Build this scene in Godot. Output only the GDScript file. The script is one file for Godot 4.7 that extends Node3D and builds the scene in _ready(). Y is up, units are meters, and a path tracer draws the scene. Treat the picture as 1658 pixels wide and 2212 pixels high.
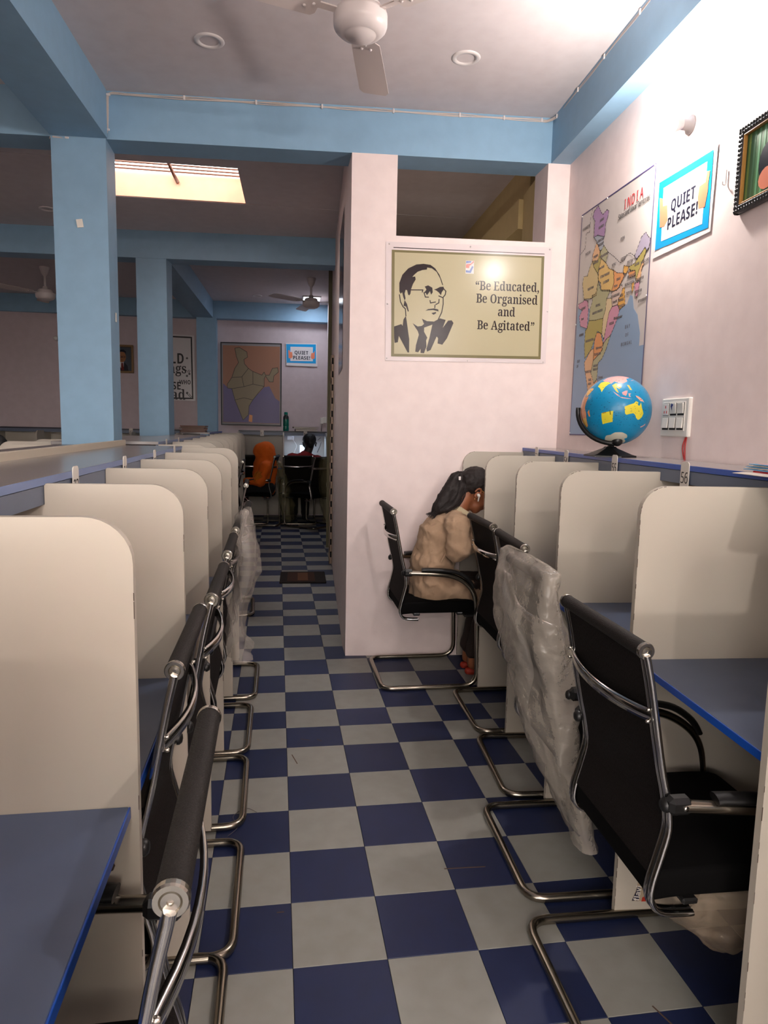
extends Node3D
# A study hall with two rows of laminate carrels. Metres, y up; the camera stands at z = 0 and looks towards -z.
const T := 0.24
const CEIL := 3.063
const BEAM := 2.823
var M := {}
var used := {}
var font_sans: Font
var font_bold: Font
var font_serif: Font


func _ready():
	look()
	materials()
	room()
	floor_tiles()
	carrels()
	chairs()
	plastics()
	people()
	wall_things()
	shelf_things()
	ceiling_things()


func look():
	var cam := Camera3D.new()
	cam.name = "camera"
	cam.transform = Transform3D(Basis(Vector3(0.988268, 0.020343, 0.151367), Vector3(-0.001363, 0.992224, -0.124456), Vector3(-0.152722, 0.122789, 0.980611)), Vector3(-0.0399, 1.3505, 0.0))
	cam.fov = 73.256
	cam.near = 0.02
	cam.far = 100.0
	add_child(cam)
	cam.current = true
	var env := Environment.new()
	var sky := Sky.new()
	var ps := ProceduralSkyMaterial.new()
	ps.sky_top_color = Color(0.93, 0.90, 0.88)
	ps.sky_horizon_color = Color(0.96, 0.93, 0.90)
	ps.ground_bottom_color = Color(0.55, 0.52, 0.48)
	ps.ground_horizon_color = Color(0.75, 0.73, 0.70)
	ps.sky_energy_multiplier = 1.0
	ps.sun_angle_max = 0.0
	sky.sky_material = ps
	env.background_mode = Environment.BG_SKY
	env.sky = sky
	env.background_energy_multiplier = SKY
	env.ambient_light_source = Environment.AMBIENT_SOURCE_DISABLED
	env.tonemap_mode = Environment.TONE_MAPPER_LINEAR
	env.tonemap_exposure = 1.68
	env.sdfgi_enabled = true
	env.ssao_enabled = true
	env.ssil_enabled = true
	var we := WorldEnvironment.new()
	we.name = "environment"
	we.environment = env
	add_child(we)


const SKY := 8.0
const BULB := 0.62


# ---------- helpers ----------
func mat(key, c, rough = 0.6, metal = 0.0):
	var m := StandardMaterial3D.new()
	m.resource_name = key
	m.albedo_color = c
	m.roughness = rough
	m.metallic = metal
	m.cull_mode = BaseMaterial3D.CULL_DISABLED
	M[key] = m
	return m


func noise_tex(freq, octaves, lo, hi, size = 256, seed_ = 1, normal = false, bump = 1.0):
	var n := FastNoiseLite.new()
	n.seed = seed_
	n.frequency = freq
	n.fractal_octaves = octaves
	var t := NoiseTexture2D.new()
	t.width = size
	t.height = size
	t.seamless = true
	t.noise = n
	if normal:
		t.as_normal_map = true
		t.bump_strength = bump
	else:
		var g := Gradient.new()
		g.set_color(0, lo)
		g.set_color(1, hi)
		t.color_ramp = g
	return t


func tri_map(m, scale):
	m.uv1_triplanar = true
	m.uv1_world_triplanar = true
	m.uv1_scale = Vector3(scale, scale, scale)


func numbered(n: String) -> String:
	if not used.has(n):
		used[n] = 0
		return n
	used[n] += 1
	return "%s_%03d" % [n, used[n]]


func S() -> SurfaceTool:
	var s := SurfaceTool.new()
	s.begin(Mesh.PRIMITIVE_TRIANGLES)
	return s


func tri(s: SurfaceTool, a: Vector3, b: Vector3, c: Vector3, g := -1):
	s.set_smooth_group(g)
	s.add_vertex(a)
	s.add_vertex(c)
	s.add_vertex(b)


func quad(s: SurfaceTool, a: Vector3, b: Vector3, c: Vector3, d: Vector3, g := -1):
	tri(s, a, b, c, g)
	tri(s, a, c, d, g)


func finish(s: SurfaceTool) -> ArrayMesh:
	s.generate_normals()
	s.index()
	return s.commit()


func part(called: String, s, m, parent) -> MeshInstance3D:
	var o := MeshInstance3D.new()
	o.mesh = finish(s) if s is SurfaceTool else s
	o.material_override = M[m] if m is String else m
	o.cast_shadow = GeometryInstance3D.SHADOW_CASTING_SETTING_ON
	o.name = called if parent != self else numbered(called)
	parent.add_child(o, true)
	return o


func thing(called: String, label: String, category: String, at := Vector3.ZERO, yaw := 0.0, group := "") -> Node3D:
	var o := Node3D.new()
	o.name = numbered(called)
	add_child(o)
	o.position = at
	o.rotation.y = yaw
	tag(o, label, category, group)
	return o


func tag(o, label: String, category: String, group := ""):
	o.set_meta("label", label)
	o.set_meta("category", category)
	if group != "":
		o.set_meta("group", group)
	return o


func struct(called: String, s, m, label := "") -> MeshInstance3D:
	var o := part(called, s, m, self)
	o.set_meta("kind", "structure")
	if label != "":
		o.set_meta("label", label)
		o.set_meta("category", called.split("_")[0])
	return o


func dup(root: Node3D, called: String, label: String, at: Vector3, yaw: float, group := "") -> Node3D:
	var r: Node3D = root.duplicate()
	r.name = numbered(called)
	add_child(r)
	r.position = at
	r.rotation = Vector3(0, yaw, 0)
	r.set_meta("label", label)
	if group != "":
		r.set_meta("group", group)
	return r


# box with chamfered edges; F places it
func box(s: SurfaceTool, c: Vector3, size: Vector3, b := 0.0, F := Transform3D()):
	var h := size / 2
	b = minf(b, minf(h.x, minf(h.y, h.z)) * 0.9)
	var f := func(x, y, z): return F * (c + Vector3(x, y, z))
	for ax in 3:
		var u := (ax + 1) % 3
		var v := (ax + 2) % 3
		for sg in [-1.0, 1.0]:
			var q := []
			for k in [[-1, -1], [1, -1], [1, 1], [-1, 1]]:
				var p := [0.0, 0.0, 0.0]
				p[ax] = sg * h[ax]
				p[u] = k[0] * (h[u] - b)
				p[v] = k[1] * (h[v] - b)
				q.append(f.call(p[0], p[1], p[2]))
			if sg > 0:
				quad(s, q[0], q[1], q[2], q[3])
			else:
				quad(s, q[3], q[2], q[1], q[0])
		if b > 0:
			for su in [-1.0, 1.0]:
				for sv in [-1.0, 1.0]:
					var q := []
					for k in [[-1, 0], [1, 0], [1, 1], [-1, 1]]:
						var p := [0.0, 0.0, 0.0]
						p[ax] = k[0] * (h[ax] - b)
						p[u] = su * (h[u] - (b if k[1] == 1 else 0.0))
						p[v] = sv * (h[v] - (0.0 if k[1] == 1 else b))
						q.append(f.call(p[0], p[1], p[2]))
					if su * sv > 0:
						quad(s, q[0], q[1], q[2], q[3])
					else:
						quad(s, q[3], q[2], q[1], q[0])
	if b > 0:
		for sx in [-1.0, 1.0]:
			for sy in [-1.0, 1.0]:
				for sz in [-1.0, 1.0]:
					var p1 = f.call(sx * h.x, sy * (h.y - b), sz * (h.z - b))
					var p2 = f.call(sx * (h.x - b), sy * h.y, sz * (h.z - b))
					var p3 = f.call(sx * (h.x - b), sy * (h.y - b), sz * h.z)
					if sx * sy * sz > 0:
						tri(s, p1, p2, p3)
					else:
						tri(s, p1, p3, p2)


# a block from a plan outline (Vector2 = x, z) between two heights
func block(s: SurfaceTool, plan: Array, y0: float, y1: float):
	var p := PackedVector2Array(plan)
	if Geometry2D.is_polygon_clockwise(p):
		p.reverse()
	var ids := Geometry2D.triangulate_polygon(p)
	for i in range(0, ids.size(), 3):
		var a := p[ids[i]]
		var b := p[ids[i + 1]]
		var c := p[ids[i + 2]]
		if (b - a).cross(c - a) < 0:
			var t := b
			b = c
			c = t
		tri(s, Vector3(a.x, y1, a.y), Vector3(c.x, y1, c.y), Vector3(b.x, y1, b.y))
		tri(s, Vector3(a.x, y0, a.y), Vector3(b.x, y0, b.y), Vector3(c.x, y0, c.y))
	for i in p.size():
		var a := p[i]
		var b := p[(i + 1) % p.size()]
		quad(s, Vector3(b.x, y0, b.y), Vector3(a.x, y0, a.y), Vector3(a.x, y1, a.y), Vector3(b.x, y1, b.y))


# polygon in F's xy plane, pushed from z = 0 to z = depth
func prism(s: SurfaceTool, poly, F: Transform3D, depth: float, side_group := -1):
	var p := PackedVector2Array(poly)
	if Geometry2D.is_polygon_clockwise(p):
		p.reverse()
	var ids := Geometry2D.triangulate_polygon(p)
	var flip := F.basis.determinant() < 0
	var t3 := func(a, b, c, g):
		if flip:
			tri(s, a, c, b, g)
		else:
			tri(s, a, b, c, g)
	for i in range(0, ids.size(), 3):
		var a := p[ids[i]]
		var b := p[ids[i + 1]]
		var c := p[ids[i + 2]]
		if (b - a).cross(c - a) < 0:
			var t := b
			b = c
			c = t
		t3.call(F * Vector3(a.x, a.y, depth), F * Vector3(b.x, b.y, depth), F * Vector3(c.x, c.y, depth), -1)
		if depth > 0:
			t3.call(F * Vector3(a.x, a.y, 0), F * Vector3(c.x, c.y, 0), F * Vector3(b.x, b.y, 0), -1)
	if depth > 0:
		for i in p.size():
			var a := p[i]
			var b := p[(i + 1) % p.size()]
			var q := [F * Vector3(a.x, a.y, 0), F * Vector3(b.x, b.y, 0), F * Vector3(b.x, b.y, depth), F * Vector3(a.x, a.y, depth)]
			t3.call(q[0], q[1], q[2], side_group)
			t3.call(q[0], q[2], q[3], side_group)


func smooth(pts: Array, n := 4) -> Array:
	var out := []
	for i in pts.size() - 1:
		var p0 = pts[maxi(i - 1, 0)]
		var p3 = pts[mini(i + 2, pts.size() - 1)]
		for k in n:
			out.append(pts[i].cubic_interpolate(pts[i + 1], p0, p3, float(k) / n))
	out.append(pts[-1])
	return out


# rounds the corners of a polyline
func rounded(pts: Array, r: float, n := 5) -> Array:
	var out := [pts[0]]
	for i in range(1, pts.size() - 1):
		var a = pts[i - 1]
		var b = pts[i]
		var c = pts[i + 1]
		var d := minf(r, minf((b - a).length(), (c - b).length()) * 0.49)
		var p = b + (a - b).normalized() * d
		var q = b + (c - b).normalized() * d
		for k in n + 1:
			var t := float(k) / n
			out.append(p.lerp(b, t).lerp(b.lerp(q, t), t))
	out.append(pts[-1])
	return out


# sweeps a closed profile (Vector2) along points; up steers the profile's y
func sweep(s: SurfaceTool, pts: Array, prof: Array, up := Vector3.ZERO, g := 1, scales: Array = []):
	var n := pts.size()
	var rings := []
	var side := Vector3.ZERO
	for i in n:
		var d: Vector3 = (pts[mini(i + 1, n - 1)] - pts[maxi(i - 1, 0)]).normalized()
		var y: Vector3
		if up != Vector3.ZERO:
			side = d.cross(up).normalized()
			y = side.cross(d).normalized()
		else:
			if i == 0:
				var ref := Vector3.UP if absf(d.y) < 0.9 else Vector3.RIGHT
				side = d.cross(ref).normalized()
			else:
				side = (side - d * side.dot(d)).normalized()
			y = side.cross(d).normalized()
		var ring := []
		var sc: float = scales[i] if scales.size() > i else 1.0
		for q in prof:
			ring.append(pts[i] + (side * q.x + y * q.y) * sc)
		rings.append(ring)
	var m := prof.size()
	for i in n - 1:
		for k in m:
			var k2 := (k + 1) % m
			quad(s, rings[i][k], rings[i][k2], rings[i + 1][k2], rings[i + 1][k], g)
	for e in [0, n - 1]:
		for k in range(1, m - 1):
			if e == 0:
				tri(s, rings[e][0], rings[e][k + 1], rings[e][k], -1)
			else:
				tri(s, rings[e][0], rings[e][k], rings[e][k + 1], -1)


func circle(r: float, n := 10, ry := -1.0) -> Array:
	var out := []
	for k in n:
		var a := TAU * k / n
		out.append(Vector2(cos(a) * r, sin(a) * (r if ry < 0 else ry)))
	return out


func tube(s: SurfaceTool, pts: Array, r: float, n := 10, scales: Array = []):
	sweep(s, pts, circle(r, n), Vector3.ZERO, 1, scales)


# profile of (radius, height) turned about F's y axis
func lathe(s: SurfaceTool, prof: Array, F := Transform3D(), n := 24, g := 1):
	for i in prof.size() - 1:
		for k in n:
			var a := TAU * k / n
			var b := TAU * (k + 1) / n
			var p: Vector2 = prof[i]
			var q: Vector2 = prof[i + 1]
			var v1 := F * Vector3(p.x * cos(a), p.y, -p.x * sin(a))
			var v2 := F * Vector3(p.x * cos(b), p.y, -p.x * sin(b))
			var v3 := F * Vector3(q.x * cos(b), q.y, -q.x * sin(b))
			var v4 := F * Vector3(q.x * cos(a), q.y, -q.x * sin(a))
			if p.x > 1e-6:
				tri(s, v1, v2, v3, g)
			if q.x > 1e-6:
				tri(s, v1, v3, v4, g)


func ball(s: SurfaceTool, c: Vector3, r: Vector3, n := 14, rings := 8):
	var prof := []
	for i in rings + 1:
		var a := -PI / 2 + PI * i / rings
		prof.append(Vector2(maxf(cos(a), 0.0), sin(a)))
	lathe(s, prof, Transform3D(Basis.from_scale(r), c), n)


# lettering: a thin TextMesh laid on F's xy plane, height in metres of the font size
func lettering(txt: String, size: float, F: Transform3D, m, parent, font: Font = null, align := HORIZONTAL_ALIGNMENT_CENTER, called := "lettering", stretch := 1.0) -> MeshInstance3D:
	var t := TextMesh.new()
	t.text = txt
	t.font = font if font else font_sans
	t.font_size = 48
	t.pixel_size = size / 48.0
	t.depth = 0.0004
	t.curve_step = 1.0
	t.horizontal_alignment = align
	var o := MeshInstance3D.new()
	o.mesh = t
	o.material_override = M[m] if m is String else m
	o.name = called
	parent.add_child(o, true)
	o.transform = F * Transform3D(Basis.from_scale(Vector3(stretch, 1, 1)), Vector3.ZERO)
	return o


# frame of a poster: x right, y up, z out of the wall
func frame(at: Vector3, right: Vector3) -> Transform3D:
	var x := right.normalized()
	return Transform3D(Basis(x, Vector3.UP, x.cross(Vector3.UP)), at)


func rect(x0: float, y0: float, x1: float, y1: float) -> Array:
	return [Vector2(x0, y0), Vector2(x1, y0), Vector2(x1, y1), Vector2(x0, y1)]


func pts2(a: Array, k := 0.001) -> Array:
	var out := []
	for i in range(0, a.size(), 2):
		out.append(Vector2(a[i] * k, a[i + 1] * k))
	return out


func v2(p: Array) -> Vector3:
	return Vector3(p[0], p[1], p[2])


func lift(z: float) -> Transform3D:
	return Transform3D(Basis(), Vector3(0, 0, z))


# polygon printed on a sheet
func ink(called: String, poly, F: Transform3D, z: float, m, parent) -> MeshInstance3D:
	var s := S()
	prism(s, poly, F * lift(z), 0.0003)
	return part(called, s, m, parent)


# an open stroke of constant width, as an outline polygon
func stroke(p: Array, w: float) -> PackedVector2Array:
	var r := Geometry2D.offset_polyline(PackedVector2Array(p), w / 2, Geometry2D.JOIN_ROUND, Geometry2D.END_ROUND)
	return r[0] if r.size() else PackedVector2Array()


func ink_lines(called: String, lines: Array, w: float, F: Transform3D, z: float, m, parent):
	var s := S()
	for l in lines:
		for i in l.size() - 1:
			var a: Vector2 = l[i]
			var b: Vector2 = l[i + 1]
			var d := (b - a).normalized() * w / 2
			var o := Vector2(-d.y, d.x)
			if l.size() > 2:
				a -= d * 0.8
				b += d * 0.8
			prism(s, [a - o, b - o, b + o, a + o], F * lift(z), 0.0002)
	return part(called, s, m, parent)


func dashes(p: Array, on: float, off: float) -> Array:
	var out := []
	for i in p.size() - 1:
		var a: Vector2 = p[i]
		var b: Vector2 = p[i + 1]
		var l := a.distance_to(b)
		var t := 0.0
		while t < l:
			out.append([a.lerp(b, t / l), a.lerp(b, minf(t + on, l) / l)])
			t += on + off
	return out


# ---------- materials ----------
func materials():
	font_sans = SystemFont.new()
	font_sans.font_names = PackedStringArray(["Droid Sans"])
	font_bold = SystemFont.new()
	font_bold.font_names = PackedStringArray(["Droid Sans"])
	font_bold.font_weight = 700
	font_serif = SystemFont.new()
	font_serif.font_names = PackedStringArray(["Droid Serif"])
	font_serif.font_weight = 700
	var wall_grain = noise_tex(0.02, 4, Color(0.965, 0.96, 0.96), Color(1, 1, 1), 512, 3)
	var fine = noise_tex(0.09, 3, Color.BLACK, Color.WHITE, 256, 5, true, 1.2)
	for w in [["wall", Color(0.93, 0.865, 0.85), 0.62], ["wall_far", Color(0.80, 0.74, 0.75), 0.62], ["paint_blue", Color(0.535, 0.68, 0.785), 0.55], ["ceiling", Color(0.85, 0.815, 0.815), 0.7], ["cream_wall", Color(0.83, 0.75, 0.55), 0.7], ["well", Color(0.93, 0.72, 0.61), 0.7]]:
		var m = mat(w[0], w[1], w[2])
		m.albedo_texture = wall_grain
		m.normal_enabled = true
		m.normal_texture = fine
		m.normal_scale = 0.05
		tri_map(m, 0.8)
	var scuff = noise_tex(0.012, 5, Color(0.94, 0.935, 0.925), Color(1, 1, 1), 512, 11)
	for k in 3:
		var d: float = [0.0, 0.012, -0.012][k]
		var a = mat("tile_white_%d" % k, Color(0.56 + d, 0.555 + d, 0.53 + d), 0.5)
		a.albedo_texture = scuff
		tri_map(a, 1.7)
		var b = mat("tile_blue_%d" % k, Color(0.088 + d * 0.6, 0.135 + d * 0.6, 0.285 + d), 0.5)
		b.albedo_texture = scuff
		tri_map(b, 1.7)
	mat("under_floor", Color(0.16, 0.15, 0.14), 0.8)
	var lam = mat("laminate_white", Color(0.735, 0.70, 0.645), 0.42)
	lam.albedo_texture = noise_tex(0.006, 4, Color(0.94, 0.93, 0.92), Color(1, 1, 1), 256, 17)
	tri_map(lam, 0.6)
	mat("band_white", Color(0.74, 0.70, 0.63), 0.45)
	mat("worn_edge", Color(0.24, 0.17, 0.13), 0.8)
	var desk = mat("laminate_blue", Color(0.325, 0.375, 0.475), 0.33)
	desk.albedo_texture = noise_tex(0.01, 5, Color(0.88, 0.88, 0.9), Color(1, 1, 1), 256, 21)
	tri_map(desk, 1.1)
	var sh = mat("shelf_grey", Color(0.60, 0.57, 0.555), 0.22)
	sh.albedo_texture = desk.albedo_texture
	tri_map(sh, 1.0)
	mat("fascia", Color(0.36, 0.40, 0.48), 0.4)
	mat("band_blue", Color(0.10, 0.30, 0.66), 0.3)
	mat("band_navy", Color(0.055, 0.07, 0.15), 0.4)
	mat("band_pale", Color(0.42, 0.50, 0.67), 0.35)
	mat("tag_white", Color(0.86, 0.83, 0.79), 0.5)
	mat("ink_black", Color(0.09, 0.075, 0.075), 0.5)
	mat("chrome", Color(0.78, 0.77, 0.76), 0.13, 1.0)
	mat("steel_worn", Color(0.62, 0.585, 0.53), 0.24, 1.0)
	mat("steel_cap", Color(0.74, 0.72, 0.68), 0.22, 1.0)
	var mesh_m = mat("chair_mesh", Color(0.088, 0.07, 0.062), 0.75)
	mesh_m.metallic_specular = 0.25
	mesh_m.normal_enabled = true
	mesh_m.normal_texture = noise_tex(0.2, 2, Color.BLACK, Color.WHITE, 128, 31, true, 3.0)
	tri_map(mesh_m, 14.0)
	var hr = mat("headrest", Color(0.125, 0.112, 0.105), 0.6)
	hr.metallic_specular = 0.3
	hr.normal_enabled = true
	hr.normal_texture = mesh_m.normal_texture
	hr.normal_scale = 0.5
	tri_map(hr, 14.0)
	mat("seat_black", Color(0.035, 0.032, 0.032), 0.9).metallic_specular = 0.2
	mat("plastic_black", Color(0.06, 0.056, 0.055), 0.42)
	mat("white_paint", Color(0.86, 0.83, 0.82), 0.35)
	mat("socket_white", Color(0.88, 0.86, 0.83), 0.3)
	var bc = mat("bulb_cool", Color(0.95, 0.95, 0.95), 0.4)
	bc.emission_enabled = true
	bc.emission = Color(0.93, 0.96, 1.0)
	bc.emission_energy_multiplier = 2.0
	mat("dark_gap", Color(0.05, 0.045, 0.045), 0.8)
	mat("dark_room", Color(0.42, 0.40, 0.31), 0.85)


# ---------- the setting ----------
func rwall(z: float) -> float:
	return 1.5 + 0.0476 * (-z - 2.346)


func cwall(z: float) -> float:
	return 0.357 + 0.05 * (-z - 3.93)


func fwall(x: float) -> float:
	return -3.93 + 0.066 * (x - 0.36)


func P(x: float, z: float) -> Vector2:
	return Vector2(x, z)


func room():
	var s := S()
	block(s, [P(rwall(3.4), 3.4), P(rwall(3.4) + 0.25, 3.4), P(rwall(-8.0) + 0.25, -8.0), P(rwall(-8.0), -8.0)], -0.2, CEIL)
	struct("wall_right", s, "wall", "pinkish white plaster wall on the right behind the wall map and globe")
	# partition facing the camera, with the open hatch under the beam
	s = S()
	var x0 := cwall(-3.93)
	var x1 := rwall(-3.87)
	var th := 0.2
	var seg := func(a, b, y0, y1): block(s, [P(a, fwall(a)), P(b, fwall(b)), P(b, fwall(b) - th), P(a, fwall(a) - th)], y0, y1)
	seg.call(x0, x1, -0.1, 2.40)
	seg.call(x0, 0.606, 2.40, BEAM)
	seg.call(1.446, x1, 2.40, BEAM)
	# corridor side of the same wall
	block(s, [P(x0 + 0.001, fwall(x0) - th), P(x0 + 0.14, fwall(x0) - th), P(cwall(-10.6) + 0.14, -10.6), P(cwall(-10.6), -10.6)], -0.1, CEIL)
	struct("wall_partition", s, "wall", "white partition wall with the quote poster and an open hatch under the beam")
	s = S()
	block(s, [P(-5.4, -10.475), P(1.2, -10.355), P(1.2, -10.6), P(-5.4, -10.75)], -0.2, CEIL)
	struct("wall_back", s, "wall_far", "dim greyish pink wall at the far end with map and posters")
	s = S()
	block(s, [P(-5.4, 3.5), P(-5.2, 3.5), P(-5.2, -10.7), P(-5.4, -10.7)], -0.2, CEIL)
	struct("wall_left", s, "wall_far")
	# wall behind the camera, with two wide windows
	s = S()
	for r in [[-5.4, -3.6], [-1.35, -1.05], [0.95, 1.7]]:
		block(s, [P(r[0], 3.2), P(r[1], 3.2), P(r[1], 3.4), P(r[0], 3.4)], -0.2, CEIL)
	for r in [[-3.6, -1.35], [-1.05, 0.95]]:
		block(s, [P(r[0], 3.2), P(r[1], 3.2), P(r[1], 3.4), P(r[0], 3.4)], -0.2, 0.9)
		block(s, [P(r[0], 3.2), P(r[1], 3.2), P(r[1], 3.4), P(r[0], 3.4)], 2.6, CEIL)
	struct("wall_front", s, "wall")
	for r in [[-3.6, -1.35], [-1.05, 0.95]]:
		s = S()
		for x in [r[0] + 0.03, (r[0] + r[1]) / 2, r[1] - 0.03]:
			box(s, Vector3(x, 1.75, 3.3), Vector3(0.06, 1.7, 0.06), 0.006)
		for y in [0.93, 2.57]:
			box(s, Vector3((r[0] + r[1]) / 2, y, 3.3), Vector3(r[1] - r[0], 0.06, 0.06), 0.006)
		struct("window", s, "white_paint")
	# ceiling slab with the skylight hole
	s = S()
	var hx0 := -1.29
	var hx1 := -0.31
	var hz0 := -5.02
	var hz1 := -5.78
	block(s, [P(-5.4, 3.5), P(2.4, 3.5), P(2.4, hz0 + 0.05), P(-5.4, hz0 - 0.05)], CEIL, CEIL + 0.22)
	block(s, [P(-5.4, hz0 - 0.05), P(hx0, hz0 - 0.01), P(hx0 - 0.02, hz1 - 0.01), P(-5.4, hz1 - 0.05)], CEIL, CEIL + 0.22)
	block(s, [P(hx1, hz0 + 0.02), P(2.4, hz0 + 0.05), P(2.4, hz1 + 0.03), P(hx1 + 0.02, hz1 + 0.02)], CEIL, CEIL + 0.22)
	block(s, [P(-5.4, hz1 - 0.05), P(2.4, hz1 + 0.03), P(2.4, -10.8), P(-5.4, -10.8)], CEIL, CEIL + 0.22)
	struct("ceiling", s, "ceiling", "plain painted ceiling with a square skylight over the far bay")
	s = S()
	block(s, [P(hx0 - 0.12, hz1 - 0.12), P(hx1 + 0.12, hz1 - 0.12), P(hx1 + 0.10, hz1 + 0.02), P(hx0 - 0.02, hz1)], CEIL + 0.004, CEIL + 0.185)
	block(s, [P(hx0 - 0.12, hz0 + 0.12), P(hx1 + 0.12, hz0 + 0.12), P(hx1, hz0 + 0.01), P(hx0, hz0)], CEIL + 0.004, CEIL + 0.185)
	block(s, [P(hx0 - 0.12, hz0 + 0.12), P(hx0, hz0), P(hx0 - 0.02, hz1), P(hx0 - 0.12, hz1 - 0.12)], CEIL + 0.004, CEIL + 0.26)
	block(s, [P(hx1 + 0.12, hz0 + 0.12), P(hx1, hz0), P(hx1 + 0.02, hz1), P(hx1 + 0.12, hz1 - 0.12)], CEIL + 0.004, CEIL + 0.26)
	var well := struct("window_skylight", s, "well", "square skylight well in the far ceiling under a bar grille")
	mat("grille", Color(0.45, 0.32, 0.27), 0.6)
	for k in 11:
		s = S()
		var zz := hz1 + 0.045 + 0.07 * k
		box(s, Vector3((hx0 + hx1) / 2, CEIL + 0.192, zz), Vector3(hx1 - hx0 + 0.1, 0.008, 0.022), 0.002)
		part("grille_bar", s, "grille", well)
	s = S()
	tube(s, [Vector3(-0.84, CEIL + 0.18, hz0), Vector3(-0.83, CEIL + 0.175, hz1 + 0.03), Vector3(-0.80, CEIL + 0.12, hz1 + 0.02)], 0.014, 6)
	part("grille_brace", s, "grille", well)
	# blue beams and columns
	var bm := func(a, label):
		var t := S()
		block(t, a, BEAM, CEIL + 0.02)
		var o := struct("ceiling_beam", t, "paint_blue", label)
		o.set_meta("category", "beam")
	bm.call([P(-5.2, -4.30), P(-5.2, -4.50), P(-1.2, -4.235), P(1.62, -4.055), P(1.62, -3.853), P(-0.93, -4.02)], "light blue beam crossing above the quote poster and the hatch")
	bm.call([P(-5.2, -6.96), P(-5.2, -7.18), P(0.5, -6.83), P(0.5, -6.60), P(-1.3, -6.73)], "second light blue beam crossing behind the skylight")
	bm.call([P(-5.2, -10.46), P(-5.2, -10.7), P(0.8, -10.5), P(0.8, -10.17), P(-1.0, -10.24)], "dark blue beam along the top of the far wall")
	bm.call([P(1.463, -3.87), P(1.6, -3.87), P(rwall(3.2) + 0.02, 3.2), P(1.13, 3.2)], "light blue beam along the right wall above the lit bulb")
	bm.call([P(-0.925, -4.01), P(-1.213, -4.02), P(-1.49, 3.2), P(-1.255, 3.2)], "light blue beam running from the column towards the camera at upper left")
	bm.call([P(-0.94, -10.2), P(-1.21, -10.2), P(-1.30, -6.8), P(-1.03, -6.8)], "shadowed blue beam between the second column and the far wall")
	var col := func(a, label):
		var t := S()
		block(t, a, -0.05, BEAM + 0.02)
		var o := struct("column", t, "paint_blue", label)
		o.set_meta("category", "column")
		return o
	var c1 = col.call([P(-1.212, -4.028), P(-0.934, -4.012), P(-0.936, -4.225), P(-1.214, -4.24)], "nearest light blue column standing behind the left carrel shelf")
	col.call([P(-1.312, -6.74), P(-1.042, -6.72), P(-1.02, -6.90), P(-1.31, -6.92)], "second light blue column behind the near column")
	col.call([P(-1.171, -10.22), P(-0.896, -10.2), P(-0.896, -10.5), P(-1.171, -10.5)], "dark blue pilaster beside the large far map")
	mat("paper", Color(0.86, 0.84, 0.80), 0.7)
	var chip := func(x, y, z, w, h, tilt, m, nm):
		var t := S()
		box(t, Vector3.ZERO, Vector3(w, h, 0.003), 0.0, Transform3D(Basis(Vector3(0, 0, 1), tilt), Vector3(x, y, z)))
		return part(nm, t, m, self)
	tag(chip.call(-1.077, 2.388, -4.015, 0.032, 0.042, 0.15, "paper", "paper_scrap"), "tiny white paper scrap taped high on the near blue column", "paper")
	s = S()
	box(s, Vector3(-0.931, 1.925, -4.13), Vector3(0.004, 0.05, 0.02), 0.001)
	tag(part("paper_scrap", s, "paper", self), "small white scrap on the side face of the near blue column", "paper")
	# the dark store seen through the hatch
	s = S()
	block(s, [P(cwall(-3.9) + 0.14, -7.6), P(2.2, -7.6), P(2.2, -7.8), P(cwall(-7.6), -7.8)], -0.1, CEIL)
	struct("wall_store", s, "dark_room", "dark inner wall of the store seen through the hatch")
	s = S()
	block(s, [P(1.462, -4.07), P(1.62, -4.06), P(1.68, -4.4), P(1.50, -4.4)], 1.9, BEAM)
	block(s, [P(1.47, -4.4), P(1.7, -4.4), P(1.9, -7.6), P(1.57, -7.6)], 2.62, 2.80)
	block(s, [P(1.54, -4.4), P(1.7, -4.4), P(1.9, -7.6), P(1.66, -7.6)], 2.79, CEIL)
	block(s, [P(1.56, -4.4), P(1.7, -4.4), P(1.9, -7.6), P(1.72, -7.6)], -0.1, 2.59)
	struct("wall_store_side", s, "cream_wall", "cream side wall with a lintel inside the hatch")


func zrows() -> Array:
	var out := []
	for j in range(-16, 6):
		out.append(-(6.599 + j) * T)
	for v in [12.40, 13.17, 14.16, 15.16, 16.16, 17.13, 18.13, 19.13, 20.08, 20.78, 21.78, 22.77, 23.77, 24.73, 25.70, 26.65, 27.51, 28.40, 29.33]:
		out.append(-v * T)
	for k in range(1, 17):
		out.append(-(29.33 + k) * T)
	return out


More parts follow.
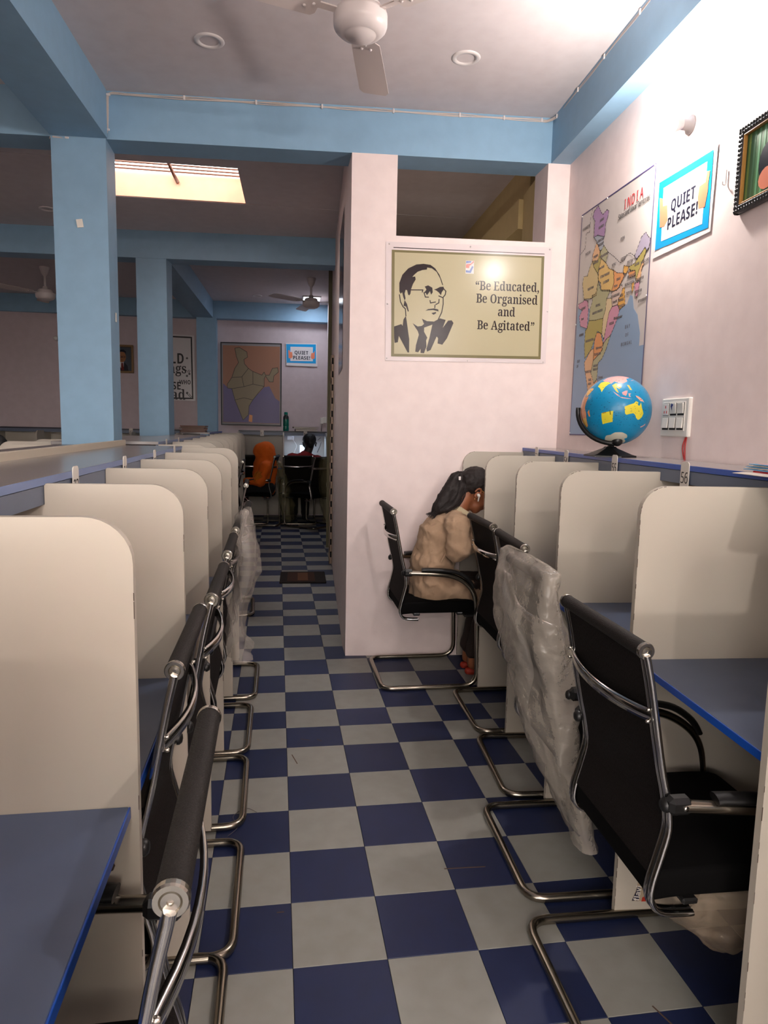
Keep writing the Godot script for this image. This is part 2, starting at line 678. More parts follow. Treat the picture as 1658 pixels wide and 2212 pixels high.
func floor_tiles():
	var s := S()
	block(s, [P(-5.4, 3.5), P(2.4, 3.5), P(2.4, -10.8), P(-5.4, -10.8)], -0.2, -0.004)
	var fl := struct("floor", s, "under_floor", "blue and off-white checked vinyl tile floor")
	var zs := zrows()
	var shapes := {}
	var rest_w := S()
	var rest_b := S()
	var rng := RandomNumberGenerator.new()
	rng.seed = 4
	for j in zs.size() - 1:
		var za: float = zs[j]
		var zb: float = zs[j + 1]
		for i in range(-22, 9):
			# row 15 lies between the first two measured lines: column 0 is white there
			var white := (i + j) % 2 == 0
			var c := Vector3((i + 0.5) * T, -0.002, (za + zb) / 2)
			var size := Vector3(T - 0.0012, 0.004, za - zb - 0.0012)
			var seen := za < -0.9 and i >= -2 and ((za > -5.0 and i <= 5 and i <= 5) or (i <= 2))
			if za > -3.9 and i > 3 and za < -3.0:
				seen = true
			if za < -3.95 and i > 2:
				seen = false
			if seen:
				var key := "%.4f" % size.z
				if not shapes.has(key):
					var t := S()
					box(t, Vector3.ZERO, size, 0.0008)
					shapes[key] = finish(t)
				var o := part("tile", shapes[key], "tile_%s_%d" % ["white" if white else "blue", rng.randi() % 3], fl)
				o.position = c
			else:
				box(rest_w if white else rest_b, c, size)
	mat("scuff_brown", Color(0.33, 0.25, 0.20), 0.8)
	var sc := S()
	for q in [[0.84, -1.36, 0.86, -1.30], [0.865, -1.285, 0.885, -1.235], [0.895, -1.20, 0.915, -1.15], [0.925, -1.13, 0.965, -1.03], [0.47, -1.92, 0.60, -1.915], [0.06, -2.86, 0.10, -2.845], [0.13, -2.85, 0.15, -2.83], [-0.04, -1.79, -0.02, -1.79], [0.02, -2.72, 0.04, -2.64]]:
		var d := Vector3(q[2] - q[0], 0, q[3] - q[1])
		var cc := Vector3((q[0] + q[2]) / 2, 0.0002, (q[1] + q[3]) / 2)
		box(sc, Vector3.ZERO, Vector3(d.length(), 0.0005, 0.004), 0.0, Transform3D(Basis(Vector3.UP, atan2(-d.z, d.x)), cc))
	part("scuff_marks", sc, "scuff_brown", fl).set_meta("kind", "stuff")
	for r in [[rest_w, "tile_white_0"], [rest_b, "tile_blue_0"]]:
		var o := part("tile_field", r[0], r[1], fl)
		o.set_meta("kind", "stuff")


# ---------- carrels ----------
# local x = sg * depth from the front line, local -z = along the row
func carrel_row(called, label, at: Vector3, yaw: float, sg: float, zs: Array, o: Dictionary) -> Node3D:
	var root := thing(called, label, "study carrels", at, yaw)
	var top: float = o.get("top", 1.209)
	var shelf: float = o.get("shelf", 1.224)
	var df: float = o.get("face", 0.30)
	var back: float = o.get("back", 0.60)
	var th := 0.018
	var wear: float = o.get("wear", 0.16)
	var r := 0.072
	var shapes := {}
	for i in zs.size():
		var h: float = top + (o.lift[i] if o.has("lift") else 0.0)
		var key := "%.3f" % h
		if not shapes.has(key):
			var poly := [Vector2(0, 0.012), Vector2(0, h - r)]
			for k in range(1, 9):
				var a := PI - PI / 2 * k / 8
				poly.append(Vector2(r + cos(a) * r, h - r + sin(a) * r))
			poly.append_array([Vector2(df, h), Vector2(df, shelf - 0.062), Vector2(back - 0.02, shelf - 0.062), Vector2(back - 0.02, 0.012)])
			var s := S()
			prism(s, poly, Transform3D(Basis(Vector3(sg, 0, 0), Vector3.UP, Vector3(0, 0, 1)), Vector3.ZERO), th, -1)
			shapes[key] = finish(s)
			# chipped edging: a dark thread along the near arris
			var t := S()
			var edge := []
			for k in 10:
				edge.append(Vector3(sg * poly[k].x, poly[k].y, th))
			var rng := RandomNumberGenerator.new()
			rng.seed = 9
			for k in edge.size() - 1:
				var a: Vector3 = edge[k]
				var b: Vector3 = edge[k + 1]
				var n := maxi(1, int(a.distance_to(b) / 0.028))
				for m in n:
					if rng.randf() < 1.0 - wear:
						continue
					var p := a.lerp(b, float(m) / n)
					var q := a.lerp(b, (m + rng.randf_range(0.4, 1.0)) / n)
					tube(t, [p, q], rng.randf_range(0.0004, 0.0009), 4)
			shapes[key + "w"] = finish(t)
		var p := part("divider_panel", shapes[key], "laminate_white", root)
		p.position = Vector3(0, 0, zs[i] - th)
		if i > 0 and zs[i] > -4.0:
			part("worn_edge", shapes[key + "w"], "worn_edge", p).set_meta("kind", "stuff")
	var z0: float = zs[0]
	var z1: float = zs[-1] - th
	for i in zs.size() - 1:
		var za: float = zs[i] - th
		var zb: float = zs[i + 1]
		var s := S()
		var d0: float = o.get("desk_in", 0.014)
		box(s, Vector3(sg * (d0 + (back - 0.02 - d0) / 2 + 0.001), 0.741, (za + zb) / 2), Vector3(back - 0.02 - d0, 0.018, za - zb - 0.002), 0.001)
		var desk := part("desktop", s, "laminate_blue", root)
		s = S()
		box(s, Vector3(sg * (d0 - 0.0005), 0.7405, (za + zb) / 2), Vector3(0.003, 0.0185, za - zb - 0.002), 0.0008)
		part("edge_band", s, "band_blue", desk)
	var s := S()
	box(s, Vector3(sg * (back - 0.01), (shelf - 0.02) / 2 + 0.01, (z0 + z1) / 2), Vector3(0.018, shelf - 0.04, z0 - z1), 0.001)
	part("back_panel", s, "laminate_white", root)
	s = S()
	box(s, Vector3(sg * (df + (back - df) / 2), shelf - 0.009, (z0 + z1) / 2 + 0.002), Vector3(back - df, 0.018, z0 - z1 + 0.004), 0.0012)
	var shelf_o := part("shelf_top", s, "shelf_grey", root)
	s = S()
	var zz := z0
	var rng2 := RandomNumberGenerator.new()
	rng2.seed = 12
	box(s, Vector3(sg * (df - 0.0008), shelf - 0.0092, (z0 + z1) / 2), Vector3(0.003, 0.0175, z0 - z1), 0.0008)
	part("edge_band", s, o.get("band", "band_blue"), shelf_o)
	s = S()
	box(s, Vector3(sg * (df + 0.009), shelf - 0.0405, (z0 + z1) / 2), Vector3(0.016, 0.043, z0 - z1), 0.001)
	part("fascia", s, "fascia", root)
	var tags: Array = o.get("tags", [])
	for t in tags:
		s = S()
		var w := 0.05
		var hh := 0.092
		var poly := []
		for q in [[w / 2 - 0.012, hh / 2 - 0.012, 0.0], [-w / 2 + 0.012, hh / 2 - 0.012, 90.0], [-w / 2 + 0.006, -hh / 2 + 0.006, 180.0], [w / 2 - 0.006, -hh / 2 + 0.006, 270.0]]:
			for k in 4:
				var a := deg_to_rad(q[2] + 30.0 * k)
				poly.append(Vector2(q[0], q[1]) + Vector2(cos(a), sin(a)) * (0.012 if q[1] > 0 else 0.006))
		# the tag faces the aisle
		var right := Vector3(0, 0, sg)
		var F := Transform3D(Basis(right, Vector3.UP, right.cross(Vector3.UP)), Vector3(sg * (df - 0.003), shelf - 0.035, t[0]))
		prism(s, poly, F, 0.0025)
		var tg := part("seat_number", s, "tag_white", root)
		lettering(t[1], 0.052, F * Transform3D(Basis(), Vector3(0, -0.006, 0.0028)), "ink_black", tg, font_sans, HORIZONTAL_ALIGNMENT_CENTER, "lettering", 0.8)
	return root


func carrels():
	var left := carrel_row("carrel_row", "long left row of white study carrel dividers under a grey shelf, nearest the camera", Vector3(-0.255, 0, 0), 0.0, -1.0, [-0.5, -1.065, -1.63, -2.19, -2.733, -3.31, -3.87],
		{"band": "band_pale", "lift": [0, 0, 0, 0, 0, 0.003, 0.008], "tags": [[-1.86, "33"], [-2.44, "34"], [-3.02, "35"], [-3.59, "36"]]})
	var s := S()
	box(s, Vector3(-0.605, 1.232, -2.19), Vector3(0.018, 0.04, 3.44), 0.002)
	part("rear_strip", s, "band_white", left)
	s = S()
	ball(s, Vector3(-0.048, 0.655, -1.06), Vector3(0.011, 0.011, 0.003), 10, 4)
	part("screw_cover", s, "worn_edge", left)
	var right := carrel_row("carrel_row", "row of white study carrel dividers along the right wall under the globe shelf", Vector3(0.794, 0, 0), -0.0576, 1.0, [-0.53, -1.088, -1.65, -2.242, -2.777, -3.318, -3.86],
		{"face": 0.352, "wear": 0.6, "back": 0.565, "shelf": 1.247, "top": 1.212, "lift": [0, 0, 0, 0.002, 0.006, 0.008, 0.008], "tags": [[-2.075, "56"], [-2.61, "55"], [-3.155, "54"], [-3.605, "53"]]})
	mat("sticker_navy", Color(0.10, 0.09, 0.20), 0.5)
	mat("sticker_red", Color(0.72, 0.20, 0.13), 0.5)
	mat("sticker_paper", Color(0.68, 0.60, 0.50), 0.7)
	var F := Transform3D(Basis(), Vector3(0.062, 0.06, -1.6495))
	var st := ink("sticker", pts2([-14, -8, 30, -10, 26, 34, 18, 62, 2, 58, -2, 30]), F, 0.0, "sticker_paper", right)
	ink("print", pts2([-14, -6, 6, -7, 8, 32, 0, 36, -4, 20]), F, 0.0008, "sticker_navy", st)
	ink("print", pts2([14, -10, 30, -10, 28, 8, 16, 2]), F, 0.0008, "sticker_red", st)
	lettering("flavi", 0.022, F * Transform3D(Basis(Vector3(0, 0, 1), 1.42), Vector3(0.002, 0.016, 0.0016)), "tag_white", st, font_bold)
	carrel_row("carrel_row", "second block of study carrels on the left beyond the near column", Vector3(-0.44, 0, 0), 0.0, -1.0, [-4.27, -4.83, -5.39, -5.95, -6.5, -7.06], {"band": "band_pale", "shelf": 1.235, "lift": [0.01, 0.012, 0.012, 0.015, 0.015, 0.015], "tags": [[-4.55, "37"], [-5.1, "38"]]})
	carrel_row("carrel_row", "third block of study carrels on the left next to the person in orange", Vector3(-0.47, 0, 0), 0.0, -1.0, [-7.75, -8.31, -8.87, -9.4], {"lift": [0.02, 0.02, 0.02, 0.02], "shelf": 1.25})
	# rows that face the other way, back to back with the left rows
	carrel_row("carrel_row", "row of study carrels facing away behind the left shelf", Vector3(-1.485, 0, 0), 0.0, 1.0, [-0.5, -1.065, -1.63, -2.19, -2.733, -3.31, -3.87], {"lift": [0, 0.012, 0.012, 0.012, 0.012, 0.012, 0.012]})
	carrel_row("carrel_row", "far row of study carrels facing away behind the two columns", Vector3(-1.68, 0, 0), 0.0, 1.0, [-4.4, -4.96, -5.52, -6.08, -6.64], {"lift": [0.012, 0.012, 0.012, 0.012, 0.012]})
	carrel_row("carrel_row", "row of study carrels against the far wall where the man in red sits", Vector3(0.66, 0, -9.78), PI / 2, 1.0, [0.0, -0.61, -1.23], {"band": "band_navy", "shelf": 1.262, "top": 1.245, "face": 0.26, "back": 0.56, "tags": [[-0.305, "84"], [-0.92, "83"]]})
	carrel_row("carrel_row", "far carrels against the back wall, seen left of the near column", Vector3(-1.4, 0, -9.8), PI / 2, 1.0, [0.0, -0.6, -1.2, -1.8, -2.4], {"band": "band_navy", "shelf": 1.25, "tags": [[-0.66, "80"]]})


# ---------- chairs ----------
func frame_line(z: float) -> Array:
	return smooth([Vector3(0, 0.918, z), Vector3(0.014, 0.86, z), Vector3(0.029, 0.785, z), Vector3(0.048, 0.69, z), Vector3(0.066, 0.615, z), Vector3(0.074, 0.555, z), Vector3(0.062, 0.495, z), Vector3(0.046, 0.43, z), Vector3(0.048, 0.392, z), Vector3(0.074, 0.368, z), Vector3(0.14, 0.364, z)], 4)


func make_chair() -> Node3D:
	var t := thing("office_chair", "", "chair")
	# woven back that turns under into the seat
	var s := S()
	var fl := frame_line(0.0)
	var hz := 0.186
	var n := 27
	for i in n:
		var a: Vector3 = fl[i]
		var b: Vector3 = fl[i + 1]
		var d := (b - a).normalized()
		var nr := Vector3(d.y, -d.x, 0) * 0.003
		for k in 6:
			var u := lerpf(-hz, hz, k / 6.0)
			var v := lerpf(-hz, hz, (k + 1) / 6.0)
			var sag := func(zz): return -0.012 * (1.0 - pow(zz / hz, 2.0)) * sin(PI * float(i) / n)
			for e in [1.0, -1.0]:
				var q := [Vector3(a.x - sag.call(u) * 0, a.y, u), Vector3(a.x, a.y, v), Vector3(b.x, b.y, v), Vector3(b.x, b.y, u)]
				for m in 4:
					q[m] += nr * e
				if e > 0:
					quad(s, q[0], q[1], q[2], q[3], 1)
				else:
					quad(s, q[3], q[2], q[1], q[0], 2)
	part("backrest", s, "chair_mesh", t)
	s = S()
	var sp := smooth([Vector3(0.052, 0.42, 0), Vector3(0.12, 0.425, 0), Vector3(0.25, 0.425, 0), Vector3(0.37, 0.425, 0), Vector3(0.425, 0.418, 0), Vector3(0.44, 0.40, 0)], 4)
	var prof := []
	for q in [[0.186, 0.02, 0.0], [-0.186, 0.02, 90.0], [-0.186, -0.02, 180.0], [0.186, -0.02, 270.0]]:
		for k in 4:
			var a := deg_to_rad(q[2] + 30.0 * k)
			prof.append(Vector2(q[0], q[1]) + Vector2(cos(a), sin(a)) * 0.012)
	sweep(s, sp, prof, Vector3.UP)
	part("seat", s, "seat_black", t)
	# side frames: two chrome rails with a dark groove between them
	for sg in [-1.0, 1.0]:
		s = S()
		for dz in [0.0, 0.0155]:
			sweep(s, frame_line(sg * (0.187 + dz)), circle(0.0068, 8, 0.0085), Vector3(0, 0, 1))
		var fr := part("back_frame", s, "chrome", t)
		s = S()
		sweep(s, frame_line(sg * 0.195), circle(0.006, 6, 0.005), Vector3(0, 0, 1))
		part("groove", s, "dark_gap", fr)
	s = S()
	var bow := []
	for k in 13:
		var u := -1.0 + 2.0 * k / 12
		bow.append(Vector3(0.024 - 0.03 * (1.0 - u * u), 0.792 - 0.006 * (1.0 - u * u), u * 0.198))
	sweep(s, bow, [Vector2(-0.004, -0.013), Vector2(0.004, -0.013), Vector2(0.006, 0.0), Vector2(0.004, 0.013), Vector2(-0.004, 0.013), Vector2(-0.002, 0.0)], Vector3.UP)
	var cb := part("crossbar", s, "chrome", t)
	s = S()
	for sg in [-1.0, 1.0]:
		for dy in [-0.012, 0.012]:
			ball(s, Vector3(0.016, 0.792 + dy, sg * 0.195), Vector3(0.006, 0.0045, 0.0045), 8, 4)
	part("screw", s, "steel_cap", cb)
	# headrest roll with its end caps
	s = S()
	var roll := []
	for k in 9:
		roll.append(Vector3(0, 0.925, lerpf(-0.192, 0.192, k / 8.0)))
	tube(s, roll, 0.0165, 14)
	part("headrest", s, "headrest", t)
	for sg in [-1.0, 1.0]:
		s = S()
		lathe(s, [Vector2(0.0168, 0.0), Vector2(0.0176, 0.002), Vector2(0.0176, 0.008), Vector2(0.016, 0.0105), Vector2(0.0108, 0.0105), Vector2(0.0098, 0.0085), Vector2(0.0088, 0.0105), Vector2(0.0035, 0.011), Vector2(0.003, 0.009), Vector2(0.0, 0.009)], Transform3D(Basis(Vector3(1, 0, 0), Vector3(0, 0, sg), Vector3(0, -sg, 0)), Vector3(0, 0.925, sg * 0.191)), 24, -1)
		part("end_cap", s, "steel_cap", t)
		s = S()
		box(s, Vector3(0.078, 0.616, sg * 0.222), Vector3(0.05, 0.036, 0.034), 0.009)
		var br := part("arm_bracket", s, "plastic_black", t)
		s = S()
		lathe(s, [Vector2(0.006, 0.0), Vector2(0.006, 0.003), Vector2(0.0, 0.0042)], Transform3D(Basis(Vector3(1, 0, 0), Vector3(0, 0, sg), Vector3(0, -sg, 0)), Vector3(0.084, 0.616, sg * 0.238)), 10)
		part("screw", s, "steel_cap", br)
		s = S()
		lathe(s, [Vector2(0.0, 0.014), Vector2(0.01, 0.012), Vector2(0.015, 0.006), Vector2(0.015, 0.0)], Transform3D(Basis(Vector3(0, 1, 0), Vector3(-1, 0, 0), Vector3(0, 0, 1)), Vector3(0.058, 0.612, sg * 0.214)), 12)
		part("knob", s, "plastic_black", br)
		s = S()
		var arm := smooth([Vector3(0.145, 0.633, sg * 0.236), Vector3(0.20, 0.634, sg * 0.242), Vector3(0.27, 0.629, sg * 0.245), Vector3(0.335, 0.615, sg * 0.245), Vector3(0.39, 0.578, sg * 0.245), Vector3(0.415, 0.54, sg * 0.245)], 4)
		sweep(s, arm, circle(0.021, 10, 0.010), Vector3.UP)
		part("armrest", s, "plastic_black", t)
	s = S()
	var path := []
	path.append_array([Vector3(0.085, 0.616, 0.228), Vector3(0.19, 0.613, 0.243), Vector3(0.32, 0.602, 0.245)])
	path.append_array([Vector3(0.42, 0.53, 0.245), Vector3(0.441, 0.40, 0.245), Vector3(0.454, 0.014, 0.245), Vector3(-0.045, 0.014, 0.245)])
	var half := rounded(path, 0.085, 7)
	var both: Array = half.duplicate()
	both.append(Vector3(-0.045, 0.014, 0.0))
	for i in range(half.size() - 1, -1, -1):
		both.append(Vector3(half[i].x, half[i].y, -half[i].z))
	var full := rounded(both, 0.06, 6)
	tube(s, full, 0.0128, 12)
	part("sled_base", s, "steel_worn", t)
	s = S()
	for x in [0.13, 0.36]:
		box(s, Vector3(x, 0.392, 0), Vector3(0.035, 0.014, 0.42), 0.004)
	box(s, Vector3(0.40, 0.392, 0.225), Vector3(0.06, 0.012, 0.06), 0.003)
	box(s, Vector3(0.40, 0.392, -0.225), Vector3(0.06, 0.012, 0.06), 0.003)
	part("seat_mount", s, "plastic_black", t)
	return t


func chairs():
	var proto := make_chair()
	var spots := [
		[0.676, -1.407, -0.02, "black mesh office chair nearest on the right, with bagged plastic under its seat", "right"],
		[0.724, -1.98, -0.03, "black office chair on the right wearing a cloudy plastic cover", "right"],
		[0.853, -2.53, -0.07, "third black office chair on the right, between the plastic-covered chair and the fourth", "right"],
		[0.894, -3.06, -0.02, "fourth black office chair on the right, directly before the woman in beige", "right"],
		[0.540, -3.602, 0.0, "chrome and black office chair in which the woman in the beige coat sits", "right"],
		[-0.136, -0.79, PI + 0.01, "nearest black office chair on the left, its worn headrest cap at the lower left corner", "left"],
		[-0.215, -1.385, PI, "second black office chair from the camera on the left, beside the second divider panel", "left"],
		[-0.198, -1.872, PI, "third black office chair from the camera on the left", "left"],
		[-0.203, -2.45, PI + 0.01, "fourth black office chair from the camera on the left, just before the plastic cover", "left"],
		[-0.206, -2.98, PI, "fifth left office chair with a torn clear plastic cover hanging off it", "left"],
		[-0.193, -3.56, PI, "sixth black office chair on the left, just beyond the torn plastic cover", "left"],
		[-0.262, -5.06, PI + 0.03, "black office chair at the second left block, headrest cap level with the orange sleeve", "left"],
		[-0.45, -5.65, PI, "black office chair pushed deep into the second left block", "left"],
		[-0.43, -6.75, PI, "black office chair at the far end of the second left block", "left"],
		[-0.43, -8.1, PI, "dark office chair at the third left block behind the orange hoodie", "left"],
		[-0.05, -9.42, PI - 0.15, "office chair in which the person in the orange hoodie sits", "left"],
		[0.235, -9.40, PI / 2, "dark office chair at the far wall in which the man in red sits", "far"],
		[0.555, -9.12, PI / 2 + 0.9, "office chair by the corridor end wrapped in yellowish plastic", "far"],
		[-2.17, -5.5, 0.0, "dark office chair in which the dark haired person at the left edge sits", "away"],
		[-0.42, -9.42, PI / 2, "dark office chair standing left of the person in orange at the far wall", "far"],
	]
	for i in spots.size():
		var q: Array = spots[i]
		var g: String = {"left": "office chairs along the left carrels", "right": "office chairs along the right carrels", "far": "office chairs at the far wall", "away": "office chairs behind the left shelf"}[q[4]]
		if i == 0:
			proto.position = Vector3(q[0], 0, q[1])
			proto.rotation.y = q[2]
			proto.set_meta("label", q[3])
			proto.set_meta("group", g)
		else:
			dup(proto, "office_chair", q[3], Vector3(q[0], 0, q[1]), q[2], g)


# ---------- things on the walls ----------
# a printed vinyl sheet, slightly wavy, with its clear laminated margin
func sheet(F: Transform3D, q: Array, m, parent, called := "sheet", wave := 0.0015, seed_ := 1) -> MeshInstance3D:
	# q: four corners (bottom left, bottom right, top right, top left)
	var s := S()
	var n := 14
	var nz := FastNoiseLite.new()
	nz.seed = seed_
	nz.frequency = 4.0
	var f := func(u, v, z):
		var p: Vector2 = q[0].lerp(q[1], u).lerp(q[3].lerp(q[2], u), v)
		return F * Vector3(p.x, p.y, z + wave * nz.get_noise_2d(p.x * 2, p.y * 2))
	for i in n:
		for j in n:
			var a := float(i) / n
			var b := float(i + 1) / n
			var c := float(j) / n
			var d := float(j + 1) / n
			quad(s, f.call(a, c, 0.0), f.call(b, c, 0.0), f.call(b, d, 0.0), f.call(a, d, 0.0), 1)
			quad(s, f.call(a, d, -0.0015), f.call(b, d, -0.0015), f.call(b, c, -0.0015), f.call(a, c, -0.0015), 2)
	return part(called, s, m, parent)


func pins(F: Transform3D, at: Array, parent):
	for p in at:
		var s := S()
		lathe(s, [Vector2(0.004, 0), Vector2(0.0045, 0.002), Vector2(0.003, 0.004), Vector2(0.0, 0.005)], F * Transform3D(Basis(Vector3(1, 0, 0), Vector3(0, 0, 1), Vector3(0, -1, 0)), Vector3(p.x, p.y, 0.001)), 8)
		part("drawing_pin", s, "white_paint", parent)


func ring(outer: Array, w: float) -> Array:
	# four mitred strips just inside a quad
	var c: Vector2 = (outer[0] + outer[1] + outer[2] + outer[3]) / 4
	var out := []
	for k in 4:
		var a: Vector2 = outer[k]
		var b: Vector2 = outer[(k + 1) % 4]
		out.append([a, b, b + (c - b).sign() * w, a + (c - a).sign() * w])
	return out


func gloss(key, c, rough := 0.22):
	var m = mat(key, c, rough)
	m.metallic_specular = 0.3
	return m


func quiet_poster(F: Transform3D, label: String, q: Dictionary):
	var t := thing("quiet_poster", label, "poster")
	sheet(F, pts2(q.sheet), "poster_white", t, "sheet", 0.001, 3)
	ink("blue_border", pts2(q.blue), F, 0.0012, "poster_cyan", t)
	ink("sign_board", pts2(q.white), F, 0.0018, "poster_white", t)
	for h in q.hands:
		ink("printed_hand", pts2(h), F, 0.0024, "poster_skin", t)
	var z := F * Transform3D(Basis(), Vector3(q.c[0] * 0.001, q.c[1] * 0.001, 0.0028))
	lettering("QUIET", q.size, z * Transform3D(Basis(), Vector3(-0.002, q.size * 0.36, 0)), "poster_ink", t, font_bold, HORIZONTAL_ALIGNMENT_CENTER, "lettering", 0.98)
	lettering("PLEASE!", q.size, z * Transform3D(Basis(), Vector3(0, -q.size * 0.68, 0)), "poster_ink", t, font_bold, HORIZONTAL_ALIGNMENT_CENTER, "lettering", 0.98)


func wall_things():
	gloss("poster_white", Color(0.86, 0.84, 0.84))
	gloss("poster_cyan", Color(0.10, 0.60, 0.84))
	gloss("poster_skin", Color(0.91, 0.53, 0.40))
	gloss("poster_ink", Color(0.10, 0.10, 0.17), 0.6)
	gloss("quote_olive", Color(0.47, 0.44, 0.31))
	gloss("quote_tan", Color(0.715, 0.68, 0.56))
	gloss("quote_ink", Color(0.155, 0.11, 0.12))
	gloss("film", Color(0.87, 0.82, 0.82), 0.16)
	# quote poster
	var F := frame(Vector3(0.56, 1.742, -3.9168) + Vector3(-0.066, 0, 1).normalized() * 0.003, Vector3(1, 0, 0.066))
	var t := thing("quote_poster", "olive poster with a line portrait and Be Educated lettering below the hatch", "poster")
	sheet(F, pts2([-1, -21, 925, -11, 930, 632, -11, 624]), "film", t, "sheet", 0.002, 5)
	ink("border", pts2([32, 3, 894, 12, 888, 582, 23, 582]), F, 0.0012, "quote_olive", t)
	ink("rule", pts2([32, 592, 889, 592, 889, 595, 32, 596]), F, 0.0012, "quote_ink", t)
	ink("field", pts2([48, 18, 880, 27, 872, 572, 39, 569]), F, 0.0018, "quote_tan", t)
	var face := {
		"hair": [70, 360, 69, 405, 85, 450, 117, 485, 162, 508, 202, 513, 241, 509, 268, 491, 293, 458, 307, 426, 316, 401, 310, 404, 297, 439, 276, 473, 249, 491, 223, 494, 222, 483, 196, 479, 170, 469, 151, 452, 141, 440, 157, 443, 160, 427, 145, 401, 136, 375, 133, 350, 127, 340, 120, 343, 113, 368, 105, 369, 100, 349, 106, 323, 101, 311, 93, 329, 86, 355, 77, 347],
		"jaw": [101, 314, 115, 292, 126, 254, 121, 251, 109, 279, 95, 282],
		"eye": [212, 391, 231, 398, 255, 386, 258, 361, 249, 348, 242, 367, 226, 344, 219, 356, 209, 356, 222, 375],
		"far_eye": [265, 377, 278, 381, 298, 392, 318, 394, 322, 382, 309, 363, 305, 347, 292, 362, 279, 371],
		"mouth": [219, 260, 235, 269, 268, 274, 292, 269, 294, 258, 282, 261, 262, 265, 242, 263],
		"lip": [254, 248, 279, 255, 281, 248, 266, 239],
		"neck": [110, 228, 116, 196, 132, 100, 133, 28, 125, 27, 73, 117, 68, 82, 50, 78, 47, 104, 45, 168, 85, 182, 93, 173, 97, 208],
		"tie": [149, 189, 178, 172, 201, 176, 214, 187, 201, 215, 230, 203, 270, 202, 261, 185, 215, 167, 215, 144, 234, 113, 228, 96, 231, 64, 218, 26, 198, 27, 198, 50, 185, 30, 168, 33, 171, 69, 186, 127, 180, 146],
		"lapel": [270, 202, 303, 221, 336, 213, 321, 170, 286, 117, 255, 45, 235, 35, 231, 51, 246, 110, 261, 185],
		"shoulder": [381, 198, 347, 113, 321, 76, 294, 82, 296, 111, 287, 121, 312, 157, 350, 210, 370, 212]}
	for k in face:
		ink("portrait_" + k, pts2(face[k]), F, 0.0024, "quote_ink", t)
	var ls := []
	for l in [[71, 341, 78, 303, 92, 278, 106, 266, 110, 228], [136, 370, 202, 372, 199, 361], [320, 382, 332, 370, 329, 351, 316, 334, 293, 343], [209, 358, 217, 334, 235, 334], [318, 331, 319, 299, 312, 254, 293, 213], [244, 316, 247, 303, 275, 309], [278, 296, 294, 305, 295, 324], [273, 294, 272, 275]]:
		ls.append(pts2(l))
	ink_lines("portrait_lines", ls, 0.0055, F, 0.0024, "quote_ink", t).set_meta("kind", "stuff")
	var rows := [["\u201cBe Educated,", 408], ["Be Organised", 338], ["and", 268], ["Be Agitated\u201d", 192]]
	for r in rows:
		lettering(r[0], 0.070, F * Transform3D(Basis(), Vector3(0.683, r[1] * 0.001, 0.0024)), "quote_ink", t, font_serif, HORIZONTAL_ALIGNMENT_CENTER, "lettering", 0.76)
	mat("logo_red", Color(0.82, 0.36, 0.30), 0.3)
	mat("logo_blue", Color(0.25, 0.36, 0.62), 0.3)
	ink("emblem", pts2([440, 470, 487, 470, 487, 540, 440, 540]), F, 0.0024, "poster_white", t)
	ink("emblem", pts2([442, 526, 470, 530, 470, 538, 442, 538]), F, 0.003, "logo_blue", t)
	ink("emblem", pts2([442, 500, 460, 500, 462, 512, 486, 532, 484, 540, 468, 524, 442, 520]), F, 0.003, "logo_red", t)
	ink("emblem", pts2([442, 476, 470, 474, 484, 508, 476, 512, 462, 486, 442, 488]), F, 0.003, "logo_blue", t)
	pins(F, pts2([10, 612, 465, 616, 918, 620, 6, 290, 920, 280, 8, -6, 470, -8, 910, -4]), t)

	# wall map on the right wall
	var R1 := Vector3(-0.0476, 0, 1)
	var out := Vector3(-1, 0, -0.0476).normalized()
	F = frame(Vector3(1.5597, 1.33, -3.60) + out * 0.004, R1)
	t = thing("wall_map", "tall coloured wall map headed INDIA on the right wall behind the globe", "map")
	gloss("map_paper", Color(0.80, 0.765, 0.745), 0.35)
	gloss("map_edge", Color(0.30, 0.26, 0.44), 0.4)
	var cols := {"purple": Color(0.68, 0.55, 0.70), "bluegrey": Color(0.66, 0.68, 0.72), "sage": Color(0.70, 0.68, 0.53), "peach": Color(0.88, 0.69, 0.51), "olive": Color(0.69, 0.63, 0.36), "tan": Color(0.82, 0.73, 0.53), "gold": Color(0.87, 0.72, 0.45), "orange": Color(0.88, 0.60, 0.38), "pinkish": Color(0.83, 0.73, 0.68), "amber": Color(0.87, 0.65, 0.33), "lavender": Color(0.68, 0.64, 0.71), "pink": Color(0.81, 0.57, 0.66), "cream": Color(0.86, 0.77, 0.61), "sea": Color(0.54, 0.63, 0.74)}
	for k in cols:
		gloss("map_" + k, cols[k], 0.35)
	var corner := pts2([-36, -4, 776, 2, 779, 1135, -24, 1157])
	sheet(F, pts2([-36, -2, 776, 4, 779, 1135, -24, 1157]), "map_paper", t, "sheet", 0.003, 8)
	for e in ring(corner, 0.006):
		ink("edge_line", e, F, 0.0016, "map_edge", t)
